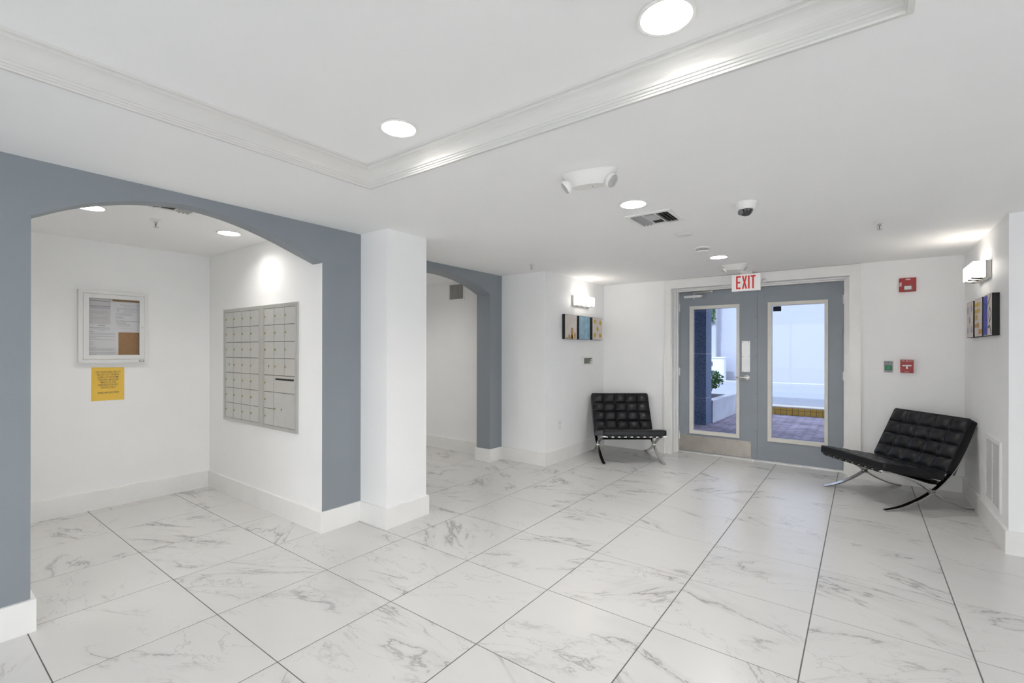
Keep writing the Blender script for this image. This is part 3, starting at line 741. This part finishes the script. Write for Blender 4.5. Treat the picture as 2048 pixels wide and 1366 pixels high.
# ------------------------------------------------------------------ box canvases
def canvas(name, label, loc, rz, face, shapes, w=0.303, h=0.306):
    r = thing(name, label, 'canvas art', loc, rz)
    B().box(-w / 2, w / 2, -0.040, -0.0005, -h / 2, h / 2).done('stretched_edge', 'black_canvas', r)
    B().box(-w / 2 + 0.003, w / 2 - 0.003, -0.0412, -0.040, -h / 2 + 0.003, h / 2 - 0.003).done('painted_face', face, r)
    for mk, polys in shapes:
        for q in polys: B().prism(q, 'Y', -0.0420, -0.0412).done('painted_shape', mk, r)
    return r
def disc(x, z, rx, rz_, n=18): return [(x + rx * math.cos(2 * math.pi * k / n), z + rz_ * math.sin(2 * math.pi * k / n)) for k in range(n)]
def rect(x0, x1, z0, z1): return [(x0, z0), (x1, z0), (x1, z1), (x0, z1)]
def rough(x0, x1, z0, z1, n=8, a=0.006):
    rr = random.Random(int((x0 + z0) * 1e4)); 
    return [(x0 + (x1 - x0) * k / n, z0 + rr.uniform(-a, a)) for k in range(n + 1)] + [(x1 - (x1 - x0) * k / n, z1 + rr.uniform(-a, a)) for k in range(n + 1)]
ZA = 1.6485
canvas('city_canvas', 'small square canvas of ochre towers on a cream ground', (XL, 5.166, ZA), P90, 'art_cream',
       [('art_ochre', [rect(-0.115, -0.085, -0.146, -0.128), rect(-0.066, -0.024, -0.146, -0.098), rect(0.00, 0.050, -0.146, -0.022), rect(0.075, 0.115, -0.146, -0.080)]), ('art_gold', [rect(0.004, 0.046, -0.146, -0.100), rect(-0.03, 0.0, -0.146, -0.130)]), ('bark', [rect(0.006, 0.04, -0.024, -0.012), rect(0.09, 0.10, -0.082, -0.062)])])
canvas('blue_canvas', 'small square canvas washed in streaked light blue', (XL, 5.524, ZA), P90, 'art_blue',
       [('art_blue2', [rough(-0.10, -0.06, -0.14, 0.14), rough(0.02, 0.055, -0.14, 0.14), rough(-0.03, -0.01, -0.10, 0.13)])])
canvas('dot_canvas', 'small square cream canvas with five gold dots', (XL, 5.900, ZA), P90, 'art_cream',
       [('art_gold', [disc(x, z, 0.034, 0.034) for x, z in ((-0.075, 0.098), (0.085, 0.085), (-0.002, 0.0), (-0.080, -0.086), (0.080, -0.090))])])
ZR = 1.624
canvas('lilac_dot_canvas', 'small square white canvas with five lilac ovals', (XR, 5.622, ZR), -P90, 'art_cream',
       [('art_lilac', [disc(x, z, 0.030, 0.032) for x, z in ((-0.085, 0.085), (0.085, 0.095), (0.0, 0.0), (-0.085, -0.09), (0.085, -0.085))]), ('art_ochre', [disc(0.0, -0.022, 0.018, 0.010)])], w=0.295)
canvas('yellow_stroke_canvas', 'small square white canvas with five rough yellow strokes', (XR, 5.252, ZR), -P90, 'art_cream',
       [('art_gold', [rough(-0.14, 0.06, z - 0.016, z + 0.016) for z in (0.105, 0.055)] + [rough(-0.14, -0.02, -0.015, 0.022)]), ('art_ochre', [rough(-0.14, 0.03, -0.075, -0.045), rough(0.01, 0.14, -0.132, -0.095)])], w=0.295)
def ring4(x, z, a, c, t): return [[(x - a, z), (x, z + c), (x, z + c - t * 1.6), (x - a + t, z)], [(x, z + c), (x + a, z), (x + a - t, z), (x, z + c - t * 1.6)], [(x + a, z), (x, z - c), (x, z - c + t * 1.6), (x + a - t, z)], [(x, z - c), (x - a, z), (x - a + t, z), (x, z - c + t * 1.6)]]
canvas('indigo_canvas', 'small square canvas half indigo with black diamond outlines', (XR, 4.912, ZR), -P90, 'art_cream',
       [('art_indigo', [rough(-0.14, 0.005, -0.146, 0.146, 10, 0.0)]), ('ink', ring4(0.085, 0.0, 0.052, 0.062, 0.011) + [[(0.02, 0.07), (0.13, 0.146), (0.115, 0.146), (0.02, 0.085)], [(0.02, -0.085), (0.085, -0.075), (0.14, -0.146), (0.125, -0.146), (0.08, -0.09), (0.02, -0.10)]])], w=0.295)

# ------------------------------------------------------------------ thermostat, outlet, call devices
t = thing('thermostat', 'beige wall thermostat with grey display below the blue canvas', 'thermostat', (XL, 5.652, 1.215), P90)
B().cbox(-0.142, 0.142, -0.024, -0.0005, -0.054, 0.054, 0.004).done('housing', 'plastic_beige', t)
B().box(-0.105, 0.112, -0.026, -0.024, -0.036, 0.036).done('bezel', 'black', t)
B().box(-0.100, 0.048, -0.0268, -0.026, -0.032, 0.032).done('display', 'lcd', t)
for k in range(3): B().cbox(0.068, 0.104, -0.029, -0.026, 0.014 - k * 0.021 - 0.007, 0.014 - k * 0.021 + 0.009, 0.001).done('key', 'plastic_white', t)
B().cbox(0.038, 0.060, -0.029, -0.0268, -0.026, -0.008, 0.001).done('key', 'plastic_white', t)
t = thing('power_outlet', 'white double power outlet low on the entrance wall', 'outlet', (XL, 4.955, 0.437), P90)
B().cbox(-0.038, 0.038, -0.006, -0.0005, -0.060, 0.060, 0.002).done('cover_plate', 'plastic_white', t)
for z in (-0.028, 0.028):
    q = B().cbox(-0.017, 0.017, -0.0085, -0.006, z - 0.018, z + 0.018, 0.001).done('socket', 'plastic_white', t)
    B().box(-0.008, -0.005, -0.009, -0.0084, z - 0.005, z + 0.006).box(0.005, 0.008, -0.009, -0.0084, z - 0.005, z + 0.006).done('slot', 'dark_gap', q)
t = thing('fire_strobe', 'red wall strobe alarm high on the door wall', 'fire alarm', (0.370, YD, 2.021))
B().cbox(-0.066, 0.066, -0.030, -0.0005, -0.070, 0.070, 0.006).done('housing', 'red', t)
s = B().cbox(-0.036, 0.036, -0.058, -0.030, -0.060, -0.006, 0.007).done('strobe_lens', 'lamp_glass', t)
B().cbox(-0.028, 0.028, -0.046, -0.0302, -0.050, -0.014, 0.004).done('flash_tube', 'push_plate', s)
me = text_mesh('lettering', 'FIRE', 0.020, 'white_print', 1.0, 0.0004); l = link('lettering', me, t); l.location = (0.002, -0.0303, 0.052)
me = text_mesh('lettering', 'FIRE', 0.022, 'white_print', 1.0, 0.0008)
for v in me.vertices: v.co = (-v.co.z, v.co.y, v.co.x)
l = link('lettering', me, t); l.location = (-0.054, -0.0303, 0.006)
t = thing('fire_pull_station', 'red fire alarm pull station with white T handle', 'fire alarm', (0.365, YD, 1.2005))
B().cbox(-0.051, 0.051, -0.034, -0.0005, -0.066, 0.066, 0.004).done('housing', 'red', t)
B().cbox(-0.036, 0.034, -0.042, -0.034, 0.0, 0.014, 0.002).cbox(-0.007, 0.006, -0.042, -0.034, -0.026, 0.0, 0.002).done('pull_handle', 'white_print', t)
me = text_mesh('lettering', 'FIRE', 0.013, 'white_print', 0.95); l = link('lettering', me, t); l.location = (-0.029, -0.0344, 0.053)
me = text_mesh('lettering', 'ALARM', 0.013, 'white_print', 0.85); l = link('lettering', me, t); l.location = (0.030, -0.0344, 0.053)
B().lathe([(0.008, -0.0346), (0.0055, -0.0346), (0.0055, -0.034), (0.008, -0.034), (0.008, -0.0346)], 16, (0, 0, 0.052), 'Y', cap=False).done('emblem', 'white_print', t)
me = text_mesh('lettering', 'PULL DOWN', 0.009, 'ink', 0.9); l = link('lettering', me, t); l.location = (0.0, -0.0424, 0.007)
B().box(-0.020, 0.018, -0.0346, -0.034, -0.058, -0.055).done('print_line', 'white_print', t)
t = thing('exit_button', 'grey plate with square green door release button', 'push button', (0.220, YD, 1.192))
B().cbox(-0.035, 0.035, -0.006, -0.0005, -0.057, 0.057, 0.002).done('cover_plate', 'plate_grey', t)
q = B().cbox(-0.026, 0.026, -0.012, -0.006, -0.036, 0.014, 0.002).done('button_surround', 'green_dark', t)
B().cbox(-0.020, 0.020, -0.016, -0.012, -0.030, 0.009, 0.002).done('button', 'green', q)
for z in (-0.048, 0.042): s = link('screw', SCREW, t); s.location = (0, -0.006, z)

# ------------------------------------------------------------------ grilles and vents
t = thing('wall_grille', 'tall white louvred return air grille low on the right wall', 'vent grille', (XR, 4.937, 0.463), -P90)
rim(B(), -0.245, 0.245, -0.253, 0.250, 0.028, -0.012, -0.0005).box(-0.012, 0.012, -0.011, -0.0005, -0.225, 0.222).done('frame', 'vent_white', t)
B().box(-0.217, 0.217, -0.002, -0.0006, -0.225, 0.222).done('backing', 'dark_gap', t)
sl = B()
me = B().add([(-0.102, -0.0105, -0.008), (0.102, -0.0105, -0.008), (0.102, -0.003, 0.006), (-0.102, -0.003, 0.006), (-0.102, -0.0115, -0.0065), (0.102, -0.0115, -0.0065), (0.102, -0.004, 0.0075), (-0.102, -0.004, 0.0075)],
             [(0, 1, 2, 3), (7, 6, 5, 4), (0, 4, 5, 1), (1, 5, 6, 2), (2, 6, 7, 3), (3, 7, 4, 0)]).mesh('louvre', 'vent_louvre')
for k in range(31):
    for sx in (-0.1145, 0.1145):
        q = link('louvre', me, t); q.location = (sx, 0, -0.214 + k * 0.01425)
t = thing('wall_vent', 'square vent with vertical slats high on the corridor wall', 'vent grille', (-4.380, YC, 2.139))
rim(B(), -0.150, 0.150, -0.120, 0.120, 0.022, -0.010, -0.0005).done('frame', 'vent_white', t)
B().box(-0.128, 0.128, -0.0015, -0.0006, -0.098, 0.098).done('backing', 'dark_gap', t)
me = B().add([(-0.003, -0.009, -0.098), (0.003, -0.009, -0.098), (0.003, -0.004, -0.098), (-0.003, -0.004, -0.098), (-0.003, -0.009, 0.098), (0.003, -0.009, 0.098), (0.003, -0.004, 0.098), (-0.003, -0.004, 0.098)],
             [(0, 1, 2, 3), (7, 6, 5, 4), (0, 4, 5, 1), (1, 5, 6, 2), (2, 6, 7, 3), (3, 7, 4, 0)]).mesh('slat', 'vent_louvre')
for k in range(15): q = link('slat', me, t); q.location = (-0.119 + k * 0.017, 0, 0)
def ceiling_vent(label, x, y, rz):
    t = thing('ceiling_vent', label, 'ceiling vent', (x, y, H), rz, 'square ceiling diffusers')
    b = B()
    for x0, x1, y0, y1 in ((-0.158, -0.128, -0.158, 0.158), (0.128, 0.158, -0.158, 0.158), (-0.128, 0.128, -0.158, -0.128), (-0.128, 0.128, 0.128, 0.158)): b.box(x0, x1, y0, y1, -0.009, -0.0005)
    b.box(-0.046, -0.040, -0.128, 0.128, -0.010, -0.0008).box(0.040, 0.046, -0.128, 0.128, -0.010, -0.0008)
    b.done('frame', 'vent_white', t)
    B().box(-0.128, 0.128, -0.128, 0.128, -0.0015, -0.0006).done('backing', 'dark_gap', t)
    def louvre(p, q, tilt):
        bb = B(); p = Vector(p); q = Vector(q); d = (q - p).normalized(); nn = Vector((-d.y, d.x)) * tilt
        vs = []
        for s_ in (p, q):
            vs += [(s_.x, s_.y, -0.0025), (s_.x + nn.x * 0.013, s_.y + nn.y * 0.013, -0.016), (s_.x + nn.x * 0.013, s_.y + nn.y * 0.013, -0.0175), (s_.x - nn.x * 0.0018, s_.y - nn.y * 0.0018, -0.004)]
        bb.add(vs, [(0, 1, 2, 3), (7, 6, 5, 4), (0, 4, 5, 1), (1, 5, 6, 2), (2, 6, 7, 3), (3, 7, 4, 0)]).done('louvre', 'vent_grey', t)
    for k in range(3):
        louvre((-0.058 - k * 0.024, -0.126), (-0.058 - k * 0.024, 0.126), 1)
        louvre((0.058 + k * 0.024, -0.126), (0.058 + k * 0.024, 0.126), -1)
    for k in range(4): louvre((-0.039, -0.100 + k * 0.030), (0.039, -0.100 + k * 0.030), 1)
    return t
ceiling_vent('square white ceiling diffuser beside a lit downlight in the entrance', -1.155, 3.210, 0)
ceiling_vent('square ceiling diffuser half hidden by the mail alcove arch', -3.505, 1.105, P90)

# ------------------------------------------------------------------ ceiling devices
def sprinkler(label, x, y):
    t = thing('fire_sprinkler', label, 'sprinkler', (x, y, H), 0, 'pendant fire sprinklers')
    B().lathe([(0.036, -0.0005), (0.036, -0.003), (0.024, -0.009), (0.012, -0.010), (0, -0.010)], 20).done('escutcheon', 'plastic_white', t, True)
    B().lathe([(0.011, -0.010), (0.011, -0.022), (0.007, -0.024), (0, -0.024)], 12).tube([(0.009, 0, -0.022), (0.014, 0, -0.034), (0.004, 0, -0.050)], 0.0025, 6).tube([(-0.009, 0, -0.022), (-0.014, 0, -0.034), (-0.004, 0, -0.050)], 0.0025, 6).done('frame_arms', 'steel', t, True)
    B().lathe([(0.002, -0.024), (0.002, -0.050)], 8).done('glass_bulb', 'bulb_red', t, True)
    B().lathe([(0, -0.050), (0.016, -0.0505), (0.017, -0.053), (0, -0.053)], 16).done('deflector', 'steel', t, True)
sprinkler('pendant fire sprinkler on the alcove ceiling between its downlights', -4.027, 1.165)
sprinkler('pendant fire sprinkler near the stub wall beside the corridor arch', -2.856, 4.185)
sprinkler('pendant fire sprinkler alone on the ceiling towards the right wall', 0.101, 4.285)
t = thing('ceiling_cover_plate', 'flat round white blank cover beyond the ceiling diffuser', 'cover plate', (-1.141, 3.81, H))
B().lathe([(0.068, -0.0005), (0.068, -0.003), (0.062, -0.007), (0, -0.008)], 32).done('disc', 'plastic_white', t, True)
t = thing('smoke_detector', 'round white smoke detector with dark slots', 'smoke detector', (-1.144, 4.39, H))
B().lathe([(0.066, -0.0005), (0.066, -0.010), (0.056, -0.014), (0.056, -0.018)], 28).done('base', 'plastic_beige', t, True)
q = B().lathe([(0.050, -0.018), (0.050, -0.034), (0, -0.034)], 28).done('sensing_chamber', 'dark_gap', t, True)
B().lathe([(0.056, -0.023), (0.056, -0.0265), (0.049, -0.0265), (0.049, -0.023), (0.056, -0.023)], 28, cap=False).done('slot_ring', 'plastic_white', q, True)
B().lathe([(0.055, -0.032), (0.052, -0.040), (0.034, -0.047), (0, -0.049)], 28).done('cap', 'plastic_white', t, True)
t = thing('dome_camera', 'white dome security camera with black bubble', 'camera', (-0.580, 3.215, H), R(-20))
B().lathe([(0.062, -0.0005), (0.062, -0.006), (0.058, -0.010), (0.056, -0.030), (0.047, -0.046), (0.040, -0.047)], 36).done('housing', 'plastic_white', t, True)
d = B().lathe([(0.040, -0.045)] + [(0.040 * math.cos(a), -0.048 - 0.036 * math.sin(a)) for a in [R(k * 10) for k in range(0, 10)]], 32).done('bubble', 'smoke_dome', t, True)
B().lathe([(0.017, 0), (0.017, -0.008), (0.010, -0.010), (0, -0.010)], 20, (-0.012, -0.032, -0.064), 'Y').done('lens_ring', 'plate_grey', d, True)
def emergency(label, x, y, rz, k=1.0):
    t = thing('emergency_light', label, 'emergency light', (x, y, H), rz, 'twin head emergency lights')
    pl = [(-0.148, 0), (-0.140, 0.028), (-0.115, 0.046), (-0.06, 0.056), (0, 0.058), (0.06, 0.056), (0.115, 0.046), (0.140, 0.028), (0.148, 0)]
    pl = pl + [(a, -c) for a, c in pl[-2:0:-1]]
    b = B(); lv = [(1.0, -0.0005), (1.0, -0.006), (0.985, -0.012), (0.90, -0.042), (0.78, -0.066), (0.70, -0.073)]
    n = len(pl); vs = []; fs = []
    for s_, z in lv: vs += [(a * (s_ if s_ > .95 else s_ * 0.82), c * s_, z) for a, c in pl]
    for i in range(len(lv) - 1):
        for q in range(n): fs.append((i * n + q, i * n + (q + 1) % n, (i + 1) * n + (q + 1) % n, (i + 1) * n + q))
    fs.append(tuple(range(n))); fs.append(tuple((len(lv) - 1) * n + q for q in range(n))[::-1])
    b.add(vs, fs).done('housing', 'plastic_beige', t, True)
    for s_ in (-1, 1):
        e = Euler((0, R(s_ * 58), R(s_ * 12)))
        hd = B().lathe([(0.0, 0.020), (0.026, 0.016), (0.036, 0.0), (0.038, -0.012), (0.036, -0.018), (0.030, -0.016), (0.0, -0.006)], 24).done('lamp_head', 'plastic_white', t, True)
        hd.location = (s_ * 0.112, -0.006, -0.056); hd.rotation_euler = (R(-12), R(-s_ * 52), 0)
        B().lathe([(0.035, -0.017), (0.028, -0.025), (0.012, -0.029), (0, -0.030)], 24).done('lamp_lens', 'lamp_glass', hd, True)
    B().lathe([(0.003, -0.0735), (0.003, -0.0745), (0, -0.0745)], 8, (0.02, 0, 0)).done('test_button', 'dark_gap', t)
    t.scale = (k, k, k)
emergency('beige twin head emergency light near the ceiling tray corner', -1.135, 2.190, R(12))
emergency('beige twin head emergency light above the exit sign', -1.098, 5.470, R(0), 0.86)
t = thing('exit_sign', 'white hanging exit sign with red EXIT letters over the doors', 'exit sign', (-1.0795, 6.00, H))
B().cbox(-0.060, 0.075, -0.030, 0.030, -0.020, -0.0005, 0.003).box(-0.05, 0.065, -0.008, 0.008, -0.038, -0.020).done('canopy', 'push_plate', t)
B().cbox(-0.151, 0.151, -0.016, 0.016, -0.232, -0.038, 0.004).done('panel', 'exit_panel', t)
lz0, lz1 = -0.208, -0.056
def letter(polys, x):
    b = B()
    for q in polys: b.prism([(x + u, lz0 + (lz1 - lz0) * v) for u, v in q], 'Y', -0.0185, -0.0162)
    b.done('letter', 'exit_red', t)
lw, st = 0.050, 0.017
letter([rect(0, st, 0, 1), rect(st, lw, 0, 0.125), rect(st, lw * 0.92, 0.44, 0.56), rect(st, lw, 0.875, 1)], -0.103)
letter([[(0, 0), (st, 0), (0.027, 0.345), (0.054 - st, 0), (0.054, 0), (0.0362, 0.5), (0.054, 1), (0.054 - st, 1), (0.027, 0.655), (st, 1), (0, 1), (0.0178, 0.5)]], -0.040)
letter([rect(0, st, 0, 1)], 0.024)
letter([rect(0.0165, 0.0165 + st, 0, 0.875), rect(0, lw, 0.875, 1)], 0.052)
t = thing('motion_sensor', 'small round white sensor on the header beside the exit sign', 'sensor', (-0.915, YD - 0.022, 2.172))
B().lathe([(0.026, -0.0005), (0.026, -0.012), (0.020, -0.024), (0.009, -0.032), (0, -0.033)], 20, axis='Y').done('housing', 'plastic_beige', t, True)
B().lathe([(0.012, -0.026), (0.010, -0.034), (0, -0.037)], 16, axis='Y').done('sensor_lens', 'white_print', t, True)

# ------------------------------------------------------------------ outside: porch, pillar, planter, street
bd = B().box(-7.2, 3.8, -3.0, 9.30, 2.52, 3.0).box(-7.2, 3.8, -3.0, 9.30, 3.0, 10.2)  # storeys and overhang shaped for the shade on pillar, porch and street
struct(bd.done('wall_facade', 'facade'), 'unseen grey upper storeys shaped to shade the porch and street', 'wall')
pv = B().box(-14, 12, 6.6, 11.33, -0.15, -0.012).done('floor_porch', 'joint')
struct(pv, 'brick paved porch outside the doors', 'pavement')
br = B(); wb = 0.10; rr = random.Random(3)
ca, sa = math.cos(R(45)), math.sin(R(45))
for i in range(-70, 70):
    for j in range(-70, 70):
        d_ = (i - j) % 4
        if d_ not in (0, 3): continue
        lx, ly = (2, 1) if d_ == 0 else (1, 2)
        cx, cy = (i + lx / 2) * wb, (j + ly / 2) * wb
        X, Y = cx * ca - cy * sa - 1.0, cx * sa + cy * ca + 9.0
        if not (-4.6 < X < 1.6 and 6.72 < Y < 11.24): continue
        hx, hy = lx * wb / 2 - 0.005, ly * wb / 2 - 0.005; z = rr.uniform(-0.002, 0.002); c = 0.007
        vs = []
        for (ox, oy, oz) in ((-hx, -hy, -0.012), (hx, -hy, -0.012), (hx, hy, -0.012), (-hx, hy, -0.012), (-hx + c, -hy + c, z), (hx - c, -hy + c, z), (hx - c, hy - c, z), (-hx + c, hy - c, z)):
            vs.append((X + ox * ca - oy * sa, Y + ox * sa + oy * ca, oz))
        br.add(vs, [(4, 5, 6, 7), (0, 1, 5, 4), (1, 2, 6, 5), (2, 3, 7, 6), (3, 0, 4, 7)])
br = br.done('brick_pavers', 'paver', pv); br['kind'] = 'stuff'; br['label'] = 'herringbone brick pavers'
# kerb
kb = thing('porch_kerb', 'yellow brick kerb at the porch edge, its top coloured as if lit', 'kerb', (-1.0, 11.34, 0))
B().box(-6, 5, 0.03, 0.36, -0.012, 0.150).done('core', 'joint', kb)
B().box(-6, 5, 0.0, 0.38, 0.150, 0.172).done('cap', 'kerb_lit_top', kb)['label'] = 'kerb top in a painted lit cream'
k1 = B().cbox(-0.049, 0.049, 0.0, 0.03, 0.0, 0.094, 0.003).mesh('kerb_brick', 'kerb_yellow'); k2 = B().cbox(-0.049, 0.049, 0.0, 0.03, 0.102, 0.150, 0.003).mesh('kerb_brick', 'kerb_yellow')
for k in range(-18, 22):
    for me in (k1, k2): q = link('kerb_brick', me, kb); q.location = (k * 0.106, 0, 0)
yd = B().box(-40, 40, -30, -3.0, -0.2, -0.05).box(3.8, 40, -3.0, 6.6, -0.2, -0.05).box(-40, -7.2, -3.0, 6.6, -0.2, -0.05).done('floor_bounce', 'concrete'); struct(yd, 'added pale ground around the building that bounces daylight', 'pavement')  # unseen slab added to bounce daylight through the added windows
rd_ = B().box(-40, 40, 11.72, 40, -0.2, -0.01).done('floor_street', 'asphalt'); struct(rd_, 'pale asphalt street in bright daylight', 'street')
sk = B().box(-40, 40, 20.4, 21.0, -0.01, 0.10).done('street_kerb', 'street_wall'); tag(sk, 'long pale kerb along the foot of the street wall', 'kerb')
wall('wall_street', 'tall white building wall across the street', (-40, 40, 22.9, 23.3, -0.05, 9.0), m='street_wall')
pl = B().box(-6.05, -5.30, 22.55, 22.9, -0.01, 8.8).done('wall_pilaster', 'street_wall'); struct(pl, 'white pilaster on the wall across the street', 'wall')
bx = thing('utility_cabinet', 'white metal utility cabinet against the street wall', 'utility box', (-5.10, 22.25, -0.01))
B().cbox(-0.42, 0.265, -0.20, 0.20, 0.0, 1.02, 0.02).done('body', 'street_box', bx)
B().cbox(-0.36, 0.205, -0.215, -0.20, 0.10, 0.92, 0.004).done('door', 'street_box', bx)
B().box(-0.46, 0.305, -0.24, 0.24, 1.02, 1.06).done('lid', 'street_box', bx)
B().box(-0.33, -0.20, -0.222, -0.215, 0.66, 0.86).done('label_plate', 'plate_grey', bx)
# granite pillar, blocks as parts
gp = thing('granite_pillar', 'blue grey granite block pillar on the porch beside the planter', 'pillar', (-2.65, 9.07, 0))
zj = [0.0, 0.492, 1.292, 2.068, 2.518]
for a, b_ in zip(zj[:-1], zj[1:]):
    B().cbox(-0.40, 0.40, -0.195, 0.195, a + 0.004, b_ - 0.004, 0.006).done('granite_block', 'granite', gp)
B().box(-0.393, 0.393, -0.188, 0.188, 0.0, 2.517).done('mortar_core', 'concrete', gp)
# planter
pt = thing('concrete_planter', 'pale concrete planter behind the granite pillar', 'planter', (-2.72, 10.13, 0))
B().prism([(-0.55, -0.86), (0.49, -0.855), (0.555, 0.86), (-0.55, 0.86)], 'Z', -0.005, 0.36).done('body', 'concrete', pt)
rm = B(); o4 = [(-0.56, -0.86), (0.495, -0.86), (0.565, 0.87), (-0.56, 0.87)]; i4 = [(-0.46, -0.76), (0.34, -0.76), (0.40, 0.62), (-0.46, 0.62)]
vs = [(*p, z) for z in (0.36, 0.417) for p in o4] + [(*p, z) for z in (0.36, 0.417) for p in i4]; fs = []
for k in range(4): k2_ = (k + 1) % 4; fs += [(k, k2_, 4 + k2_, 4 + k), (8 + k, 12 + k, 12 + k2_, 8 + k2_), (4 + k, 4 + k2_, 12 + k2_, 12 + k), (k, 8 + k, 8 + k2_, k2_)]
rm.add(vs, fs).done('rim', 'concrete', pt)
B().prism(i4, 'Z', 0.361, 0.4165).done('soil', 'soil', pt)
def bush(name, label, loc, rx, ry, rz_, n, size, stem, seed):
    t = thing(name, label, 'plant', loc); r_ = random.Random(seed); b = B()
    for k in range(n):
        while True:
            p = Vector((r_.uniform(-1, 1), r_.uniform(-1, 1), r_.uniform(-1, 1)))
            if 0.35 < p.length < 1.0: break
        c = Vector((p.x * rx, p.y * ry, stem + rz_ + p.z * rz_))
        e = Euler((r_.uniform(-1.0, 1.0), r_.uniform(-1.0, 1.0), r_.uniform(0, 6.28))).to_matrix(); s_ = size * r_.uniform(0.7, 1.3)
        vs = [c + e @ Vector(q) * s_ for q in ((0, -1, 0), (0.45, -0.2, 0.12), (0.32, 0.5, 0.1), (0, 1, -0.05), (-0.32, 0.5, 0.1), (-0.45, -0.2, 0.12))]
        b.add(vs, [(0, 1, 2, 3), (0, 3, 4, 5)])
    f = b.done('foliage', 'leaf', t); f['kind'] = 'stuff'
    s_ = B()
    for k in range(5):
        a = k * 1.26; s_.tube([(0.01 * math.cos(a), 0.01 * math.sin(a), 0), (0.05 * math.cos(a), 0.05 * math.sin(a), stem * 0.9), (rx * 0.5 * math.cos(a), ry * 0.5 * math.sin(a), stem + rz_)], [0.009, 0.007, 0.004], 6)
    s_.done('stems', 'bark', t)
bush('shrub', 'small round green shrub growing in the concrete planter', (-2.50, 10.10, 0.428), 0.27, 0.25, 0.20, 900, 0.030, 0.13, 5)
vb = thing('hanging_vine', 'green vine hanging down the white pilaster across the street', 'plant', (-5.42, 22.50, 2.5)); vv = B(); r_ = random.Random(11)
for k in range(220):
    c = Vector((r_.uniform(-0.12, 0.12), r_.uniform(-0.04, 0.02), r_.random() ** 0.7 * 1.6)); e = Euler((r_.uniform(-1, 1), r_.uniform(-1, 1), r_.uniform(0, 6.28))).to_matrix()
    vv.add([c + e @ Vector(q) * 0.07 for q in ((0, -1, 0), (0.4, 0, 0.1), (0, 1, 0), (-0.4, 0, 0.1))], [(0, 1, 2, 3)])
q = vv.done('foliage', 'leaf', vb); q['kind'] = 'stuff'
B().tube([(0, 0.03, 0), (0.03, 0.03, 0.8), (-0.02, 0.03, 1.7)], 0.012, 6).done('stem', 'bark', vb)
